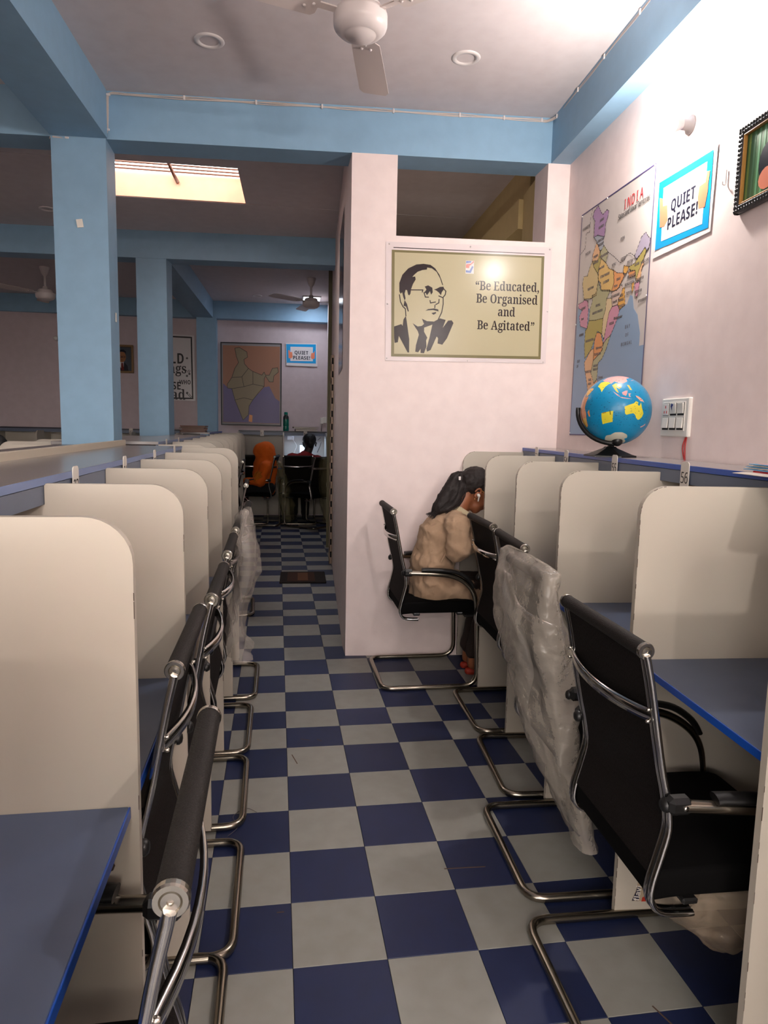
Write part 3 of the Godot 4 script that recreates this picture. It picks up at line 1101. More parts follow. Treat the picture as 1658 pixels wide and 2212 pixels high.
	var states := [
		["purple", [193, 1140, 237, 1094, 257, 1079, 303, 1089, 326, 1077, 316, 1048, 294, 1025, 295, 992, 288, 966, 206, 995, 159, 995, 159, 1050, 164, 1073, 132, 1103, 148, 1129]],
		["bluegrey", [206, 995, 288, 966, 280, 949, 290, 925, 263, 908, 240, 914, 221, 943, 194, 971, 159, 995]],
		["sage", [290, 925, 347, 879, 325, 835, 269, 868, 249, 906, 263, 908]],
		["peach", [196, 958, 221, 943, 240, 914, 249, 906, 224, 869, 156, 879, 156, 910]],
		["olive", [224, 869, 249, 906, 269, 868, 245, 828, 233, 804, 181, 845, 156, 879]],
		["tan", [156, 879, 181, 845, 233, 804, 246, 768, 233, 697, 163, 694, 73, 707, 41, 788, 53, 825, 104, 818, 124, 852]],
		["gold", [269, 868, 325, 835, 366, 799, 424, 778, 433, 719, 410, 685, 292, 707, 278, 749, 246, 768, 245, 828]],
		["orange", [417, 782, 461, 759, 528, 744, 537, 726, 502, 699, 472, 677, 410, 685, 433, 719]],
		["pinkish", [413, 678, 492, 683, 522, 694, 531, 673, 516, 646, 493, 627, 489, 609, 429, 610, 417, 652]],
		["amber", [550, 678, 567, 596, 512, 583, 489, 609, 492, 636, 516, 646, 531, 673]],
		["amber", [530, 777, 583, 760, 561, 735, 528, 744]],
		["olive", [583, 760, 638, 762, 698, 793, 729, 809, 743, 793, 714, 755, 684, 722, 660, 684, 648, 730, 598, 741]],
		["lavender", [688, 861, 726, 872, 752, 847, 773, 834, 764, 798, 743, 793, 729, 809, 698, 793, 653, 777, 633, 795, 658, 824]],
		["orange", [580, 736, 648, 730, 651, 708, 590, 709]],
		["peach", [714, 755, 732, 751, 707, 722, 707, 686, 685, 679, 660, 684, 684, 722]],
		["pink", [653, 674, 699, 672, 692, 637, 680, 606, 659, 628]],
		["amber", [622, 680, 646, 683, 639, 647, 629, 633]],
		["sage", [245, 763, 281, 715, 397, 693, 360, 659, 354, 608, 330, 571, 241, 575, 155, 585, 162, 645, 189, 677, 177, 707, 223, 707]],
		["pink", [-1, 694, 66, 695, 73, 703, 124, 688, 139, 643, 136, 603, 136, 547, 42, 572, 18, 624, 56, 653, 2, 671]],
		["cream", [360, 659, 417, 652, 429, 610, 398, 589, 378, 535, 352, 468, 327, 495, 330, 571, 354, 608]],
		["pink", [429, 610, 489, 609, 512, 583, 497, 551, 463, 511, 428, 476, 381, 464, 348, 445, 378, 535, 398, 589]],
		["olive", [155, 585, 241, 575, 330, 571, 327, 495, 272, 517, 240, 481, 200, 431, 126, 395, 112, 465, 113, 541, 136, 547]],
		["orange", [266, 511, 311, 503, 348, 445, 338, 416, 297, 397, 239, 375, 238, 436, 241, 472]],
		["sage", [428, 476, 388, 417, 344, 374, 302, 360, 298, 282, 264, 260, 217, 315, 239, 375, 297, 397, 342, 416, 350, 443, 381, 464]],
		["peach", [200, 431, 238, 436, 239, 375, 217, 315, 264, 260, 302, 279, 309, 233, 267, 180, 226, 144, 193, 208, 178, 255, 134, 337, 124, 376]]]
	ink("sea_area", pts2([-10, 680, 80, 658, 506, 584, 567, 596, 586, 595, 611, 631, 637, 621, 656, 565, 696, 532, 730, 448, 729, 394, 771, 394, 771, 6, -30, 2]), F, 0.0022, "map_sea", t)
	var dl := []
	for st in states:
		var poly := pts2(st[1])
		ink("state_area", poly, F, 0.0027, "map_" + st[0], t)
		var c: Array = poly.duplicate()
		c.append(poly[0])
		dl.append_array(dashes(c, 0.011, 0.009))
	for l in [[122, 1146, 103, 1108, 97, 1039, 56, 1044, 50, 969, -12, 952], [347, 879, 415, 843, 488, 798, 527, 800, 550, 817, 587, 819, 633, 795]]:
		dl.append_array(dashes(pts2(l), 0.012, 0.008))
	ink_lines("boundary_dashes", dl, 0.0035, F, 0.0033, "ink_black", t).set_meta("kind", "stuff")
	mat("map_red", Color(0.75, 0.12, 0.15), 0.4)
	mat("map_grey", Color(0.36, 0.33, 0.33), 0.5)
	for k in 5:
		lettering("INDIA"[k], 0.062, F * Transform3D(Basis(), Vector3(0.505 + 0.040 * k, 1.052, 0.0034)), "map_red", t, font_sans, HORIZONTAL_ALIGNMENT_CENTER, "lettering", 0.85)
	lettering("States and Union Territories", 0.036, F * Transform3D(Basis(), Vector3(0.592, 1.012, 0.0034)), "ink_black", t, font_sans, HORIZONTAL_ALIGNMENT_CENTER, "lettering", 0.68)
	for l in [["JAMMU", 250, 1062], ["KASHMIR", 245, 1030], ["HIMACHAL", 248, 966], ["PRADESH", 250, 944], ["PUNJAB", 196, 900], ["HARYANA", 201, 869], ["New Delhi", 275, 828], ["UTTARAKHAND", 296, 882], ["UTTAR PRADESH", 322, 782], ["LUCKNOW", 340, 748], ["BIHAR", 481, 732], ["Patna", 455, 706], ["RAJASTHAN", 154, 752], ["NEPAL", 420, 810], ["CHINA", 499, 910], ["BHUTAN", 592, 786], ["SIKKIM", 518, 816], ["ASSAM", 662, 759], ["PAKISTAN", 91, 940], ["AFGHANISTAN", 51, 1078], ["NAGALAND", 735, 756], ["MANIPUR", 701, 689], ["MEGHALAYA", 616, 720], ["BANGLADESH", 597, 690], ["TRIPURA", 600, 648], ["MIZORAM", 690, 638], ["MYANMAR", 730, 593], ["WEST", 524, 650], ["BENGAL", 526, 630], ["KOLKATA", 530, 602], ["JHARKHAND", 462, 661], ["Ranchi", 455, 634], ["ODISHA", 433, 537], ["Bhubaneswar", 500, 555], ["BHOPAL", 260, 650], ["MADHYA PRADESH", 257, 618], ["GUJARAT", 70, 665], ["Surat", 66, 612], ["MUMBAI", 62, 530], ["MAHARASHTRA", 177, 488], ["Hyderabad", 300, 438], ["TELANGANA", 287, 408], ["ANDHRA", 271, 352], ["PRADESH", 271, 334], ["KARNATAKA", 184, 329], ["TAMIL", 209, 286], ["NADU", 209, 266], ["Chennai", 340, 290]]:
		lettering(l[0], 0.0175, F * Transform3D(Basis(), Vector3(l[1] * 0.001, l[2] * 0.001 - 0.005, 0.0034)), "map_grey", t, font_bold, HORIZONTAL_ALIGNMENT_CENTER, "lettering", 0.8)
	for l in [["B A Y", 605, 500], ["O F", 604, 463], ["B E N G A L", 604, 425], ["BAY", 40, 395], ["OF", 30, 370]]:
		lettering(l[0], 0.022, F * Transform3D(Basis(), Vector3(l[1] * 0.001, l[2] * 0.001 - 0.006, 0.0034)), "map_grey", t, font_sans)
	pins(F, pts2([-14, 1146, 300, 1143, 770, 1128, -28, 8, -28, 590, 768, 600]), t)

	# quiet sign on the right wall
	F = frame(Vector3(1.5213, 2.072, -2.793) + out * 0.004, R1)
	quiet_poster(F, "blue bordered QUIET PLEASE poster with printed hands on the right wall, under the bulb", {"sheet": [-9, 2, 414, 0, 423, 297, -21, 321], "blue": [8, 32, 400, 17, 398, 285, 8, 301], "white": [57, 56, 359, 41, 364, 257, 48, 267], "hands": [[22, 236, 49, 225, 55, 194, 89, 189, 100, 127, 75, 110, 39, 115, 28, 192], [368, 222, 388, 217, 382, 178, 382, 148, 369, 98, 327, 104, 317, 147, 324, 184, 365, 186]], "c": [210, 152], "size": 0.062})

	# framed picture, cut by the right edge of the photograph
	F = frame(Vector3(1.4955, 2.08, -2.22) + out * 0.002, R1)
	t = thing("framed_picture", "dark carved picture frame with a green bamboo grove on the right wall", "picture")
	mat("frame_dark", Color(0.16, 0.16, 0.165), 0.4)
	mat("frame_gold", Color(0.66, 0.48, 0.24), 0.4)
	gloss("bamboo_back", Color(0.28, 0.42, 0.27), 0.2)
	var fw := 0.36
	var fh := 0.275
	for e in [[0.0, 0.0, fw, 0.026], [0.0, fh - 0.026, fw, fh], [0.0, 0.0, 0.026, fh], [fw - 0.026, 0.0, fw, fh]]:
		var s := S()
		box(s, Vector3((e[0] + e[2]) / 2, (e[1] + e[3]) / 2, 0.011), Vector3(e[2] - e[0], e[3] - e[1], 0.022), 0.004, F)
		var rail := part("frame_rail", s, "frame_dark", t)
		s = S()
		var along: bool = e[2] - e[0] > e[3] - e[1]
		var len: float = maxf(e[2] - e[0], e[3] - e[1])
		for k in int(len / 0.014):
			for d in 2:
				var u := 0.008 + k * 0.014
				var p := Vector3(e[0] + u, e[1] + 0.008 + d * 0.01, 0.022) if along else Vector3(e[0] + 0.008 + d * 0.01, e[1] + u, 0.022)
				ball(s, F * p, Vector3(0.004, 0.005, 0.004), 6, 4)
		part("carving", s, "frame_dark", rail).set_meta("kind", "stuff")
	for e in [[0.025, 0.025, fw - 0.025, 0.031], [0.025, fh - 0.031, fw - 0.025, fh - 0.025], [0.025, 0.025, 0.031, fh - 0.025], [fw - 0.031, 0.025, fw - 0.025, fh - 0.025]]:
		var s := S()
		box(s, Vector3((e[0] + e[2]) / 2, (e[1] + e[3]) / 2, 0.013), Vector3(e[2] - e[0], e[3] - e[1], 0.014), 0.002, F)
		part("gilt_strip", s, "frame_gold", t)
	ink("picture", rect(0.03, 0.03, fw - 0.03, fh - 0.03), F, 0.006, "bamboo_back", t)
	var bc := [Color(0.46, 0.58, 0.33), Color(0.18, 0.27, 0.20), Color(0.60, 0.62, 0.30), Color(0.30, 0.36, 0.34), Color(0.38, 0.58, 0.42), Color(0.34, 0.50, 0.36)]
	for k in bc.size():
		gloss("bamboo_%d" % k, bc[k], 0.2)
	for k in 12:
		var x := 0.036 + k * 0.025
		ink("bamboo_stem", [Vector2(x, 0.032), Vector2(x + 0.011, 0.032), Vector2(x + 0.015, fh - 0.033), Vector2(x + 0.005, fh - 0.033)], F, 0.0066, "bamboo_%d" % ((k * 5 + k / 3) % 6), t)
	gloss("picture_hair", Color(0.10, 0.10, 0.13), 0.2)
	gloss("picture_skin", Color(0.84, 0.52, 0.42), 0.2)
	var blobp := []
	for k in 14:
		blobp.append(Vector2(0.145 + 0.045 * cos(TAU * k / 14), 0.125 + 0.06 * sin(TAU * k / 14)))
	ink("picture_hair", blobp, F, 0.0072, "picture_hair", t)
	blobp = []
	for k in 14:
		blobp.append(Vector2(0.145 + 0.04 * cos(TAU * k / 14), 0.075 + 0.034 * sin(TAU * k / 14)))
	ink("picture_shoulder", blobp, F, 0.0078, "picture_skin", t)

	# lit bulb on the right wall
	var bp := Vector3(rwall(-2.575), 2.513, -2.575)
	bulb(bp, out, BULB, "lit white LED bulb in a holder on the right wall above the quiet poster")
	bulb(Vector3(rwall(1.0), 2.5, 1.0), out, REAR, "lit white LED bulb on the right wall behind the camera")
	bulb(Vector3(-0.3, 2.62, 3.2), Vector3(0, 0, -1), REARWALL, "lit white LED bulb on the wall behind the camera, between the windows")
	var pl := thing("ceiling_panel_light", "lit square ceiling light behind the camera", "ceiling light", Vector3(-0.2, CEIL - 0.008, 1.3))
	var ps := S()
	box(ps, Vector3.ZERO, Vector3(0.62, 0.016, 0.62), 0.003)
	part("housing", ps, "white_paint", pl)
	ps = S()
	box(ps, Vector3(0, -0.009, 0), Vector3(0.58, 0.004, 0.58))
	part("panel_light", ps, "bulb_cool", pl)
	var al := AreaLight3D.new()
	al.name = "panel_light_lamp"
	al.area_size = Vector2(0.58, 0.58)
	al.light_color = Color(1.0, 0.97, 0.93)
	al.light_energy = REARPANEL
	al.shadow_enabled = true
	al.area_range = 25
	al.position = Vector3(0, -0.014, 0)
	al.rotation.x = -PI / 2
	pl.add_child(al)
	bulb(Vector3(-3.067, 2.474, -10.37), Vector3(0, 0, 1), 0.0, "unlit bulb on the far wall left of the near column")
	var s := S()
	tube(s, rounded([Vector3(0, 0.02, 0), Vector3(0, -0.03, 0), Vector3(0, -0.03, 0.012), Vector3(0, -0.02, 0.012)], 0.004), 0.0022, 6)
	bulb(Vector3(1.15, 1.95, -5.0), Vector3(0, 1, 0), 0.03, "warm bulb inside the store, below the hatch")
	var hk := part("wall_hook", s, "white_paint", self)
	hk.position = Vector3(rwall(-2.305) - 0.004, 2.237, -2.305)
	hk.rotation.y = -PI / 2
	tag(hk, "tiny white hook on the right wall between quiet poster and framed picture", "hook")

	# switch board and its red wire
	F = frame(Vector3(1.514, 1.337, -2.622), R1)
	t = thing("switch_board", "white switch board with a socket and rocker switches right of the globe", "switch")
	s = S()
	box(s, Vector3(0.101, 0.073, 0.003), Vector3(0.206, 0.150, 0.022), 0.004, F)
	part("plate", s, "socket_white", t)
	s = S()
	box(s, Vector3(0.096, 0.077, 0.0145), Vector3(0.168, 0.112, 0.003), 0.001, F)
	part("inner_frame", s, "socket_white", t)
	for r in 2:
		for c in 3:
			s = S()
			var cx := 0.041 + 0.055 * c
			var cy := 0.105 - 0.056 * r
			box(s, Vector3(cx, cy, 0.0165), Vector3(0.046, 0.049, 0.0012), 0.0004, F)
			var mod := part("module", s, "dark_gap", t)
			s = S()
			if r == 0 and c == 0:
				box(s, Vector3(cx, cy, 0.0175), Vector3(0.043, 0.046, 0.004), 0.001, F)
				part("socket", s, "socket_white", mod)
				for h in [Vector2(0, 0.009), Vector2(-0.009, -0.011), Vector2(0.009, -0.011)]:
					s = S()
					box(s, Vector3(cx + h.x, cy + h.y, 0.0197), Vector3(0.005, 0.010, 0.0008), 0.0, F)
					part("socket_hole", s, "map_red", mod)
			else:
				var q := F * Transform3D(Basis(Vector3(1, 0, 0), 0.09 if r == 0 else -0.09), Vector3(cx, cy + 0.003, 0.018))
				box(s, Vector3.ZERO, Vector3(0.043, 0.041, 0.006), 0.0012, q)
				part("rocker", s, "socket_white", mod)
				if r == 0 and c == 1:
					mat("tape_blue", Color(0.12, 0.16, 0.45), 0.5)
					ink("blue_mark", pts2([-12, 8, -4, 20, 8, 14, -2, 6, -4, -8]), q, 0.0035, "tape_blue", mod)
	mat("wire_red", Color(0.62, 0.09, 0.09), 0.45)
	s = S()
	tube(s, smooth([Vector3(1.503, 1.335, -2.44), Vector3(1.500, 1.30, -2.442), Vector3(1.499, 1.27, -2.438), Vector3(1.500, 1.244, -2.436)], 4), 0.0026, 6)
	tube(s, smooth([Vector3(1.503, 1.335, -2.446), Vector3(1.497, 1.30, -2.452), Vector3(1.498, 1.27, -2.448), Vector3(1.500, 1.244, -2.438)], 4), 0.0026, 6)
	tag(part("electric_wire", s, "wire_red", self), "twin red wire hanging from the switch board down behind the right shelf", "wire")

	# poster on the side of the partition, along the corridor
	F = frame(Vector3(cwall(-4.55), 1.73, -5.30), Vector3(-0.05, 0, 1))
	F.origin.x = cwall(-5.30) - 0.004
	t = thing("corridor_poster", "dark poster seen edge-on on the corridor side of the partition wall", "poster")
	gloss("dark_print", Color(0.16, 0.15, 0.20), 0.2)
	gloss("dark_print_pale", Color(0.42, 0.36, 0.34), 0.2)
	sheet(F, pts2([-30, -30, 700, -30, 700, 1060, -30, 1060]), "film", t, "sheet", 0.006, 12)
	ink("print", rect(0.0, 0.0, 0.67, 1.02), F, 0.007, "dark_print", t)
	ink("print", pts2([60, 640, 610, 740, 610, 800, 60, 720]), F, 0.0078, "dark_print_pale", t)
	ink("print", pts2([40, 20, 630, 20, 630, 110, 40, 160]), F, 0.0078, "dark_print_pale", t)

	# far wall
	var zb := func(x): return -10.33 - 0.02 * x + 0.006
	var R2 := Vector3(1, 0, 0.018)
	F = frame(Vector3(-0.854, 1.328, -10.375), R2)
	t = thing("wall_map", "large brown outline map of a peninsula over purple sea on the far wall", "map")
	gloss("far_map_grey", Color(0.55, 0.53, 0.53), 0.3)
	gloss("far_map_land", Color(0.60, 0.42, 0.33), 0.3)
	gloss("far_map_sea", Color(0.40, 0.36, 0.50), 0.3)
	gloss("far_map_country", Color(0.52, 0.46, 0.36), 0.3)
	sheet(F, pts2([-1, 1, 869, -3, 873, 1196, -1, 1186]), "far_map_grey", t, "sheet", 0.004, 15)
	for e in ring(pts2([-1, 1, 869, -3, 873, 1196, -1, 1186]), 0.016):
		ink("edge_line", e, F, 0.003, "ink_black", t)
	ink("land_area", pts2([25, 42, 843, 33, 845, 1148, 34, 1141]), F, 0.004, "far_map_land", t)
	ink("sea_area", pts2([34, 599, 114, 526, 157, 527, 370, 328, 543, 473, 619, 561, 694, 574, 781, 403, 842, 361, 843, 38, 29, 47]), F, 0.0047, "far_map_sea", t)
	var ind := pts2([203, 1104, 267, 1117, 373, 1057, 383, 983, 330, 949, 340, 886, 394, 823, 458, 782, 587, 733, 619, 777, 640, 734, 694, 736, 738, 834, 813, 847, 824, 783, 759, 727, 749, 640, 694, 639, 640, 723, 619, 680, 619, 572, 543, 484, 456, 373, 402, 285, 391, 155, 315, 77, 251, 238, 199, 367, 157, 527, 93, 536, 93, 590, 158, 688, 201, 817, 255, 904, 224, 988])
	ink("country_area", ind, F, 0.0054, "far_map_country", t)
	ind.append(ind[0])
	var inner := [ind]
	for l in [[158, 688, 300, 700, 394, 823], [157, 527, 330, 560, 458, 600, 619, 572], [199, 367, 330, 400, 456, 373], [300, 700, 330, 560], [458, 782, 458, 600]]:
		inner.append(pts2(l))
	ink_lines("boundary_lines", inner, 0.006, F, 0.006, "ink_black", t).set_meta("kind", "stuff")
	ink("island_patch", pts2([395, 60, 445, 50, 450, 150, 405, 160]), F, 0.0054, "map_orange", t)
	F = frame(Vector3(-0.854, 1.328, -10.375), R2)
	quiet_poster(F, "smaller blue QUIET PLEASE poster on the far wall beside the brown map", {"sheet": [937, 883, 1391, 880, 1377, 1210, 927, 1204], "blue": [943, 922, 1369, 923, 1366, 1199, 936, 1190], "white": [997, 950, 1324, 956, 1323, 1158, 997, 1153], "hands": [[965, 1100, 985, 1105, 988, 1080, 1022, 1076, 1030, 1010, 1010, 985, 972, 990], [1352, 1110, 1340, 1080, 1300, 1070, 1292, 1010, 1310, 985, 1350, 995]], "c": [1158, 1046], "size": 0.07})
	# motto poster, half hidden by the second column
	t = thing("motto_poster", "white poster with hand lettered motto, half hidden behind the second blue column", "poster")
	sheet(F, pts2([-980, 340, -360, 336, -368, 1262, -990, 1280]), "poster_white", t, "sheet", 0.003, 21)
	for e in ring(pts2([-960, 362, -388, 362, -396, 1242, -965, 1250]), 0.02):
		ink("black_border", e, F, 0.003, "ink_black", t)
	var put := func(txt, x, y, sz, f): lettering(txt, sz, F * Transform3D(Basis(), Vector3(x * 0.001, y * 0.001, 0.0035)), "ink_black", t, f, HORIZONTAL_ALIGNMENT_RIGHT, "lettering", 0.8)
	put.call("THE", -690, 1100, 0.13, font_bold)
	put.call("WORLD", -508, 930, 0.20, font_bold)
	put.call("belongs", -478, 790, 0.19, font_serif)
	put.call("TO THOSE", -555, 545, 0.15, font_bold)
	put.call("WHO", -420, 600, 0.085, font_bold)
	put.call("read", -500, 420, 0.20, font_serif)
	var stars := []
	for c in [[-474, 690], [-474, 450], [-470, 940], [-440, 720]]:
		for k in 3:
			var a := PI * k / 3
			stars.append([Vector2(c[0], c[1]) * 0.001 + Vector2(cos(a), sin(a)) * 0.018, Vector2(c[0], c[1]) * 0.001 - Vector2(cos(a), sin(a)) * 0.018])
	for l in [[-440, 780, -470, 740], [-425, 770, -450, 730], [-505, 760, -470, 770], [-400, 380, -450, 440], [-410, 370, -490, 450]]:
		stars.append(pts2(l))
	ink_lines("star_doodles", stars, 0.007, F, 0.0035, "ink_black", t).set_meta("kind", "stuff")
	# framed portrait painting
	t = thing("framed_portrait", "gold framed painted portrait of a man with glasses between the two columns", "picture")
	mat("gilt", Color(0.50, 0.36, 0.17), 0.45)
	gloss("portrait_bg", Color(0.30, 0.33, 0.36))
	gloss("portrait_skin", Color(0.66, 0.44, 0.30))
	gloss("portrait_suit", Color(0.11, 0.11, 0.15))
	gloss("portrait_tie", Color(0.45, 0.12, 0.09))
	var ox := -1.53
	var oy := 0.705
	for e in [[0.0, 0.0, 0.325, 0.03], [0.0, 0.36, 0.325, 0.392], [0.0, 0.0, 0.03, 0.392], [0.295, 0.0, 0.325, 0.392]]:
		s = S()
		box(s, Vector3(ox + (e[0] + e[2]) / 2, oy + (e[1] + e[3]) / 2, 0.012), Vector3(e[2] - e[0], e[3] - e[1], 0.026), 0.005, F)
		part("frame_rail", s, "gilt", t)
	var FF := F * Transform3D(Basis(), Vector3(ox, oy, 0))
	ink("canvas", rect(0.028, 0.028, 0.297, 0.364), FF, 0.006, "portrait_bg", t)
	ink("suit", pts2([60, 30, 250, 30, 240, 100, 205, 140, 175, 150, 130, 150, 95, 135, 62, 90]), FF, 0.0066, "portrait_suit", t)
	ink("shirt", pts2([140, 160, 190, 160, 185, 60, 160, 40, 140, 90]), FF, 0.0072, "poster_white", t)
	ink("tie", pts2([155, 140, 180, 140, 190, 40, 150, 40]), FF, 0.0078, "portrait_tie", t)
	var oval := []
	for k in 18:
		oval.append(Vector2(0.165 + 0.056 * cos(TAU * k / 18), 0.225 + 0.078 * sin(TAU * k / 18)))
	ink("face", oval, FF, 0.0084, "portrait_skin", t)
	ink("hair", pts2([110, 240, 106, 290, 130, 320, 190, 325, 222, 300, 224, 250, 214, 285, 165, 296, 120, 285]), FF, 0.009, "portrait_suit", t)
	ink_lines("glasses", [pts2([122, 236, 158, 234, 158, 210, 124, 212, 122, 236]), pts2([172, 234, 208, 234, 208, 212, 172, 212, 172, 234]), pts2([158, 226, 172, 226]), pts2([150, 180, 182, 180])], 0.005, FF, 0.0092, "portrait_suit", t)
	# far sockets
	t = thing("wall_socket", "small white wall socket with a dangling cable at the far right corner", "socket")
	s = S()
	box(s, Vector3(0.61, 1.42, -10.345), Vector3(0.05, 0.09, 0.03), 0.004)
	part("adapter", s, "socket_white", t)
	s = S()
	box(s, Vector3(0.665, 1.43, -10.35), Vector3(0.09, 0.085, 0.02), 0.004)
	part("plate", s, "socket_white", t)
	s = S()
	tube(s, smooth([Vector3(0.615, 1.375, -10.34), Vector3(0.60, 1.28, -10.33), Vector3(0.62, 1.19, -10.33), Vector3(0.585, 1.05, -10.32), Vector3(0.54, 0.95, -10.31)], 5), 0.004, 6)
	tube(s, smooth([Vector3(0.62, 1.19, -10.33), Vector3(0.58, 1.16, -10.32), Vector3(0.545, 1.13, -10.31)], 4), 0.003, 6)
	part("cable", s, "plastic_black", t)
	s = S()
	box(s, Vector3(-1.98, 1.33, -10.40), Vector3(0.09, 0.12, 0.02), 0.004)
	# perforated rack upright at the end of the corridor wall
	t = thing("slotted_post", "perforated cream steel angle post standing against the corridor wall", "post")
	mat("cream_steel", Color(0.62, 0.53, 0.46), 0.5)
	s = S()
	var pz := -6.62
	var pxx := cwall(pz)
	var w := 0.034
	var x0 := pxx - w - 0.002
	var slots := []
	var y := 0.075
	while y < 1.98:
		slots.append(y)
		y += 0.1235
	for e in [x0 + 0.004, pxx - 0.006]:
		box(s, Vector3(e, 1.01, pz), Vector3(0.009, 2.0, 0.003), 0.0005)
	var last := 0.01
	for yy in slots:
		box(s, Vector3(x0 + w / 2, (last + yy) / 2, pz), Vector3(w, yy - last, 0.003), 0.0005)
		last = yy + 0.058
	box(s, Vector3(x0 + w / 2, (last + 2.01) / 2, pz), Vector3(w, 2.01 - last, 0.003), 0.0005)
	box(s, Vector3(x0 + 0.0015, 1.01, pz - 0.018), Vector3(0.003, 2.0, 0.036), 0.0005)
	part("angle_bar", s, "cream_steel", t)
	s = S()
	box(s, Vector3(x0 + w / 2, 1.01, pz - 0.03), Vector3(w - 0.004, 1.99, 0.004), 0.0)
	part("backing_strip", s, "dark_gap", t)
	for yy in [1.21, 1.24]:
		s = S()
		box(s, Vector3(pxx - 0.004, yy, pz + 0.05), Vector3(0.006, 0.045, 0.012), 0.001)
		part("white_clip", s, "white_paint", t)


func bulb(at: Vector3, out: Vector3, energy: float, label: String):
	var lit := energy > 0.0
	var t := thing("light_bulb", label, "light bulb")
	var ref := Vector3.UP if absf(out.y) < 0.9 else Vector3.BACK
	var bx := ref.cross(out).normalized()
	var B := Basis(bx, out, bx.cross(out))
	var F := Transform3D(B, at)
	var s := S()
	lathe(s, [Vector2(0.0, 0.0), Vector2(0.034, 0.0), Vector2(0.034, 0.008), Vector2(0.021, 0.012), Vector2(0.021, 0.034), Vector2(0.0, 0.034)], F, 20)
	part("holder", s, "white_paint", t)
	s = S()
	lathe(s, [Vector2(0.016, 0.03), Vector2(0.02, 0.04), Vector2(0.031, 0.062), Vector2(0.032, 0.068), Vector2(0.0, 0.068)], F, 20)
	part("bulb_body", s, "white_paint", t)
	s = S()
	var prof := []
	for k in 9:
		var a := PI / 2 * k / 8
		prof.append(Vector2(0.031 * cos(a), 0.068 + 0.03 * sin(a)))
	lathe(s, prof, F, 20)
	if lit and not M.has("bulb_glow"):
		var m = mat("bulb_glow", Color(0.95, 0.95, 0.95), 0.4)
		m.emission_enabled = true
		m.emission = Color(1, 0.985, 0.965)
		m.emission_energy_multiplier = 3.0
	part("bulb_globe", s, "bulb_glow" if lit else "socket_white", t)
	if lit:
		var o := OmniLight3D.new()
		o.name = "bulb_light"
		o.light_color = Color(1, 0.965, 0.94)
		o.light_energy = energy
		o.light_size = 0.03
		o.omni_range = 25
		o.omni_attenuation = 2.0
		o.shadow_enabled = true
		o.position = F * Vector3(0, 0.135, 0)
		t.add_child(o)


# ---------- things on shelves ----------
func fill_poly(im: Image, poly: Array, c: Color):
	# scanline fill; poly in pixels
	var lo := 1e9
	var hi := -1e9
	for p in poly:
		lo = minf(lo, p.y)
		hi = maxf(hi, p.y)
	for y in range(maxi(0, int(lo)), mini(im.get_height() - 1, int(hi) + 1) + 1):
		var xs := []
		for i in poly.size():
			var a: Vector2 = poly[i]
			var b: Vector2 = poly[(i + 1) % poly.size()]
			if (a.y <= y and b.y > y) or (b.y <= y and a.y > y):
				xs.append(a.x + (y - a.y) / (b.y - a.y) * (b.x - a.x))
		xs.sort()
		for k in range(0, xs.size() - 1, 2):
			im.fill_rect(Rect2i(int(xs[k]), y, maxi(1, int(xs[k + 1]) - int(xs[k])), 1), c)


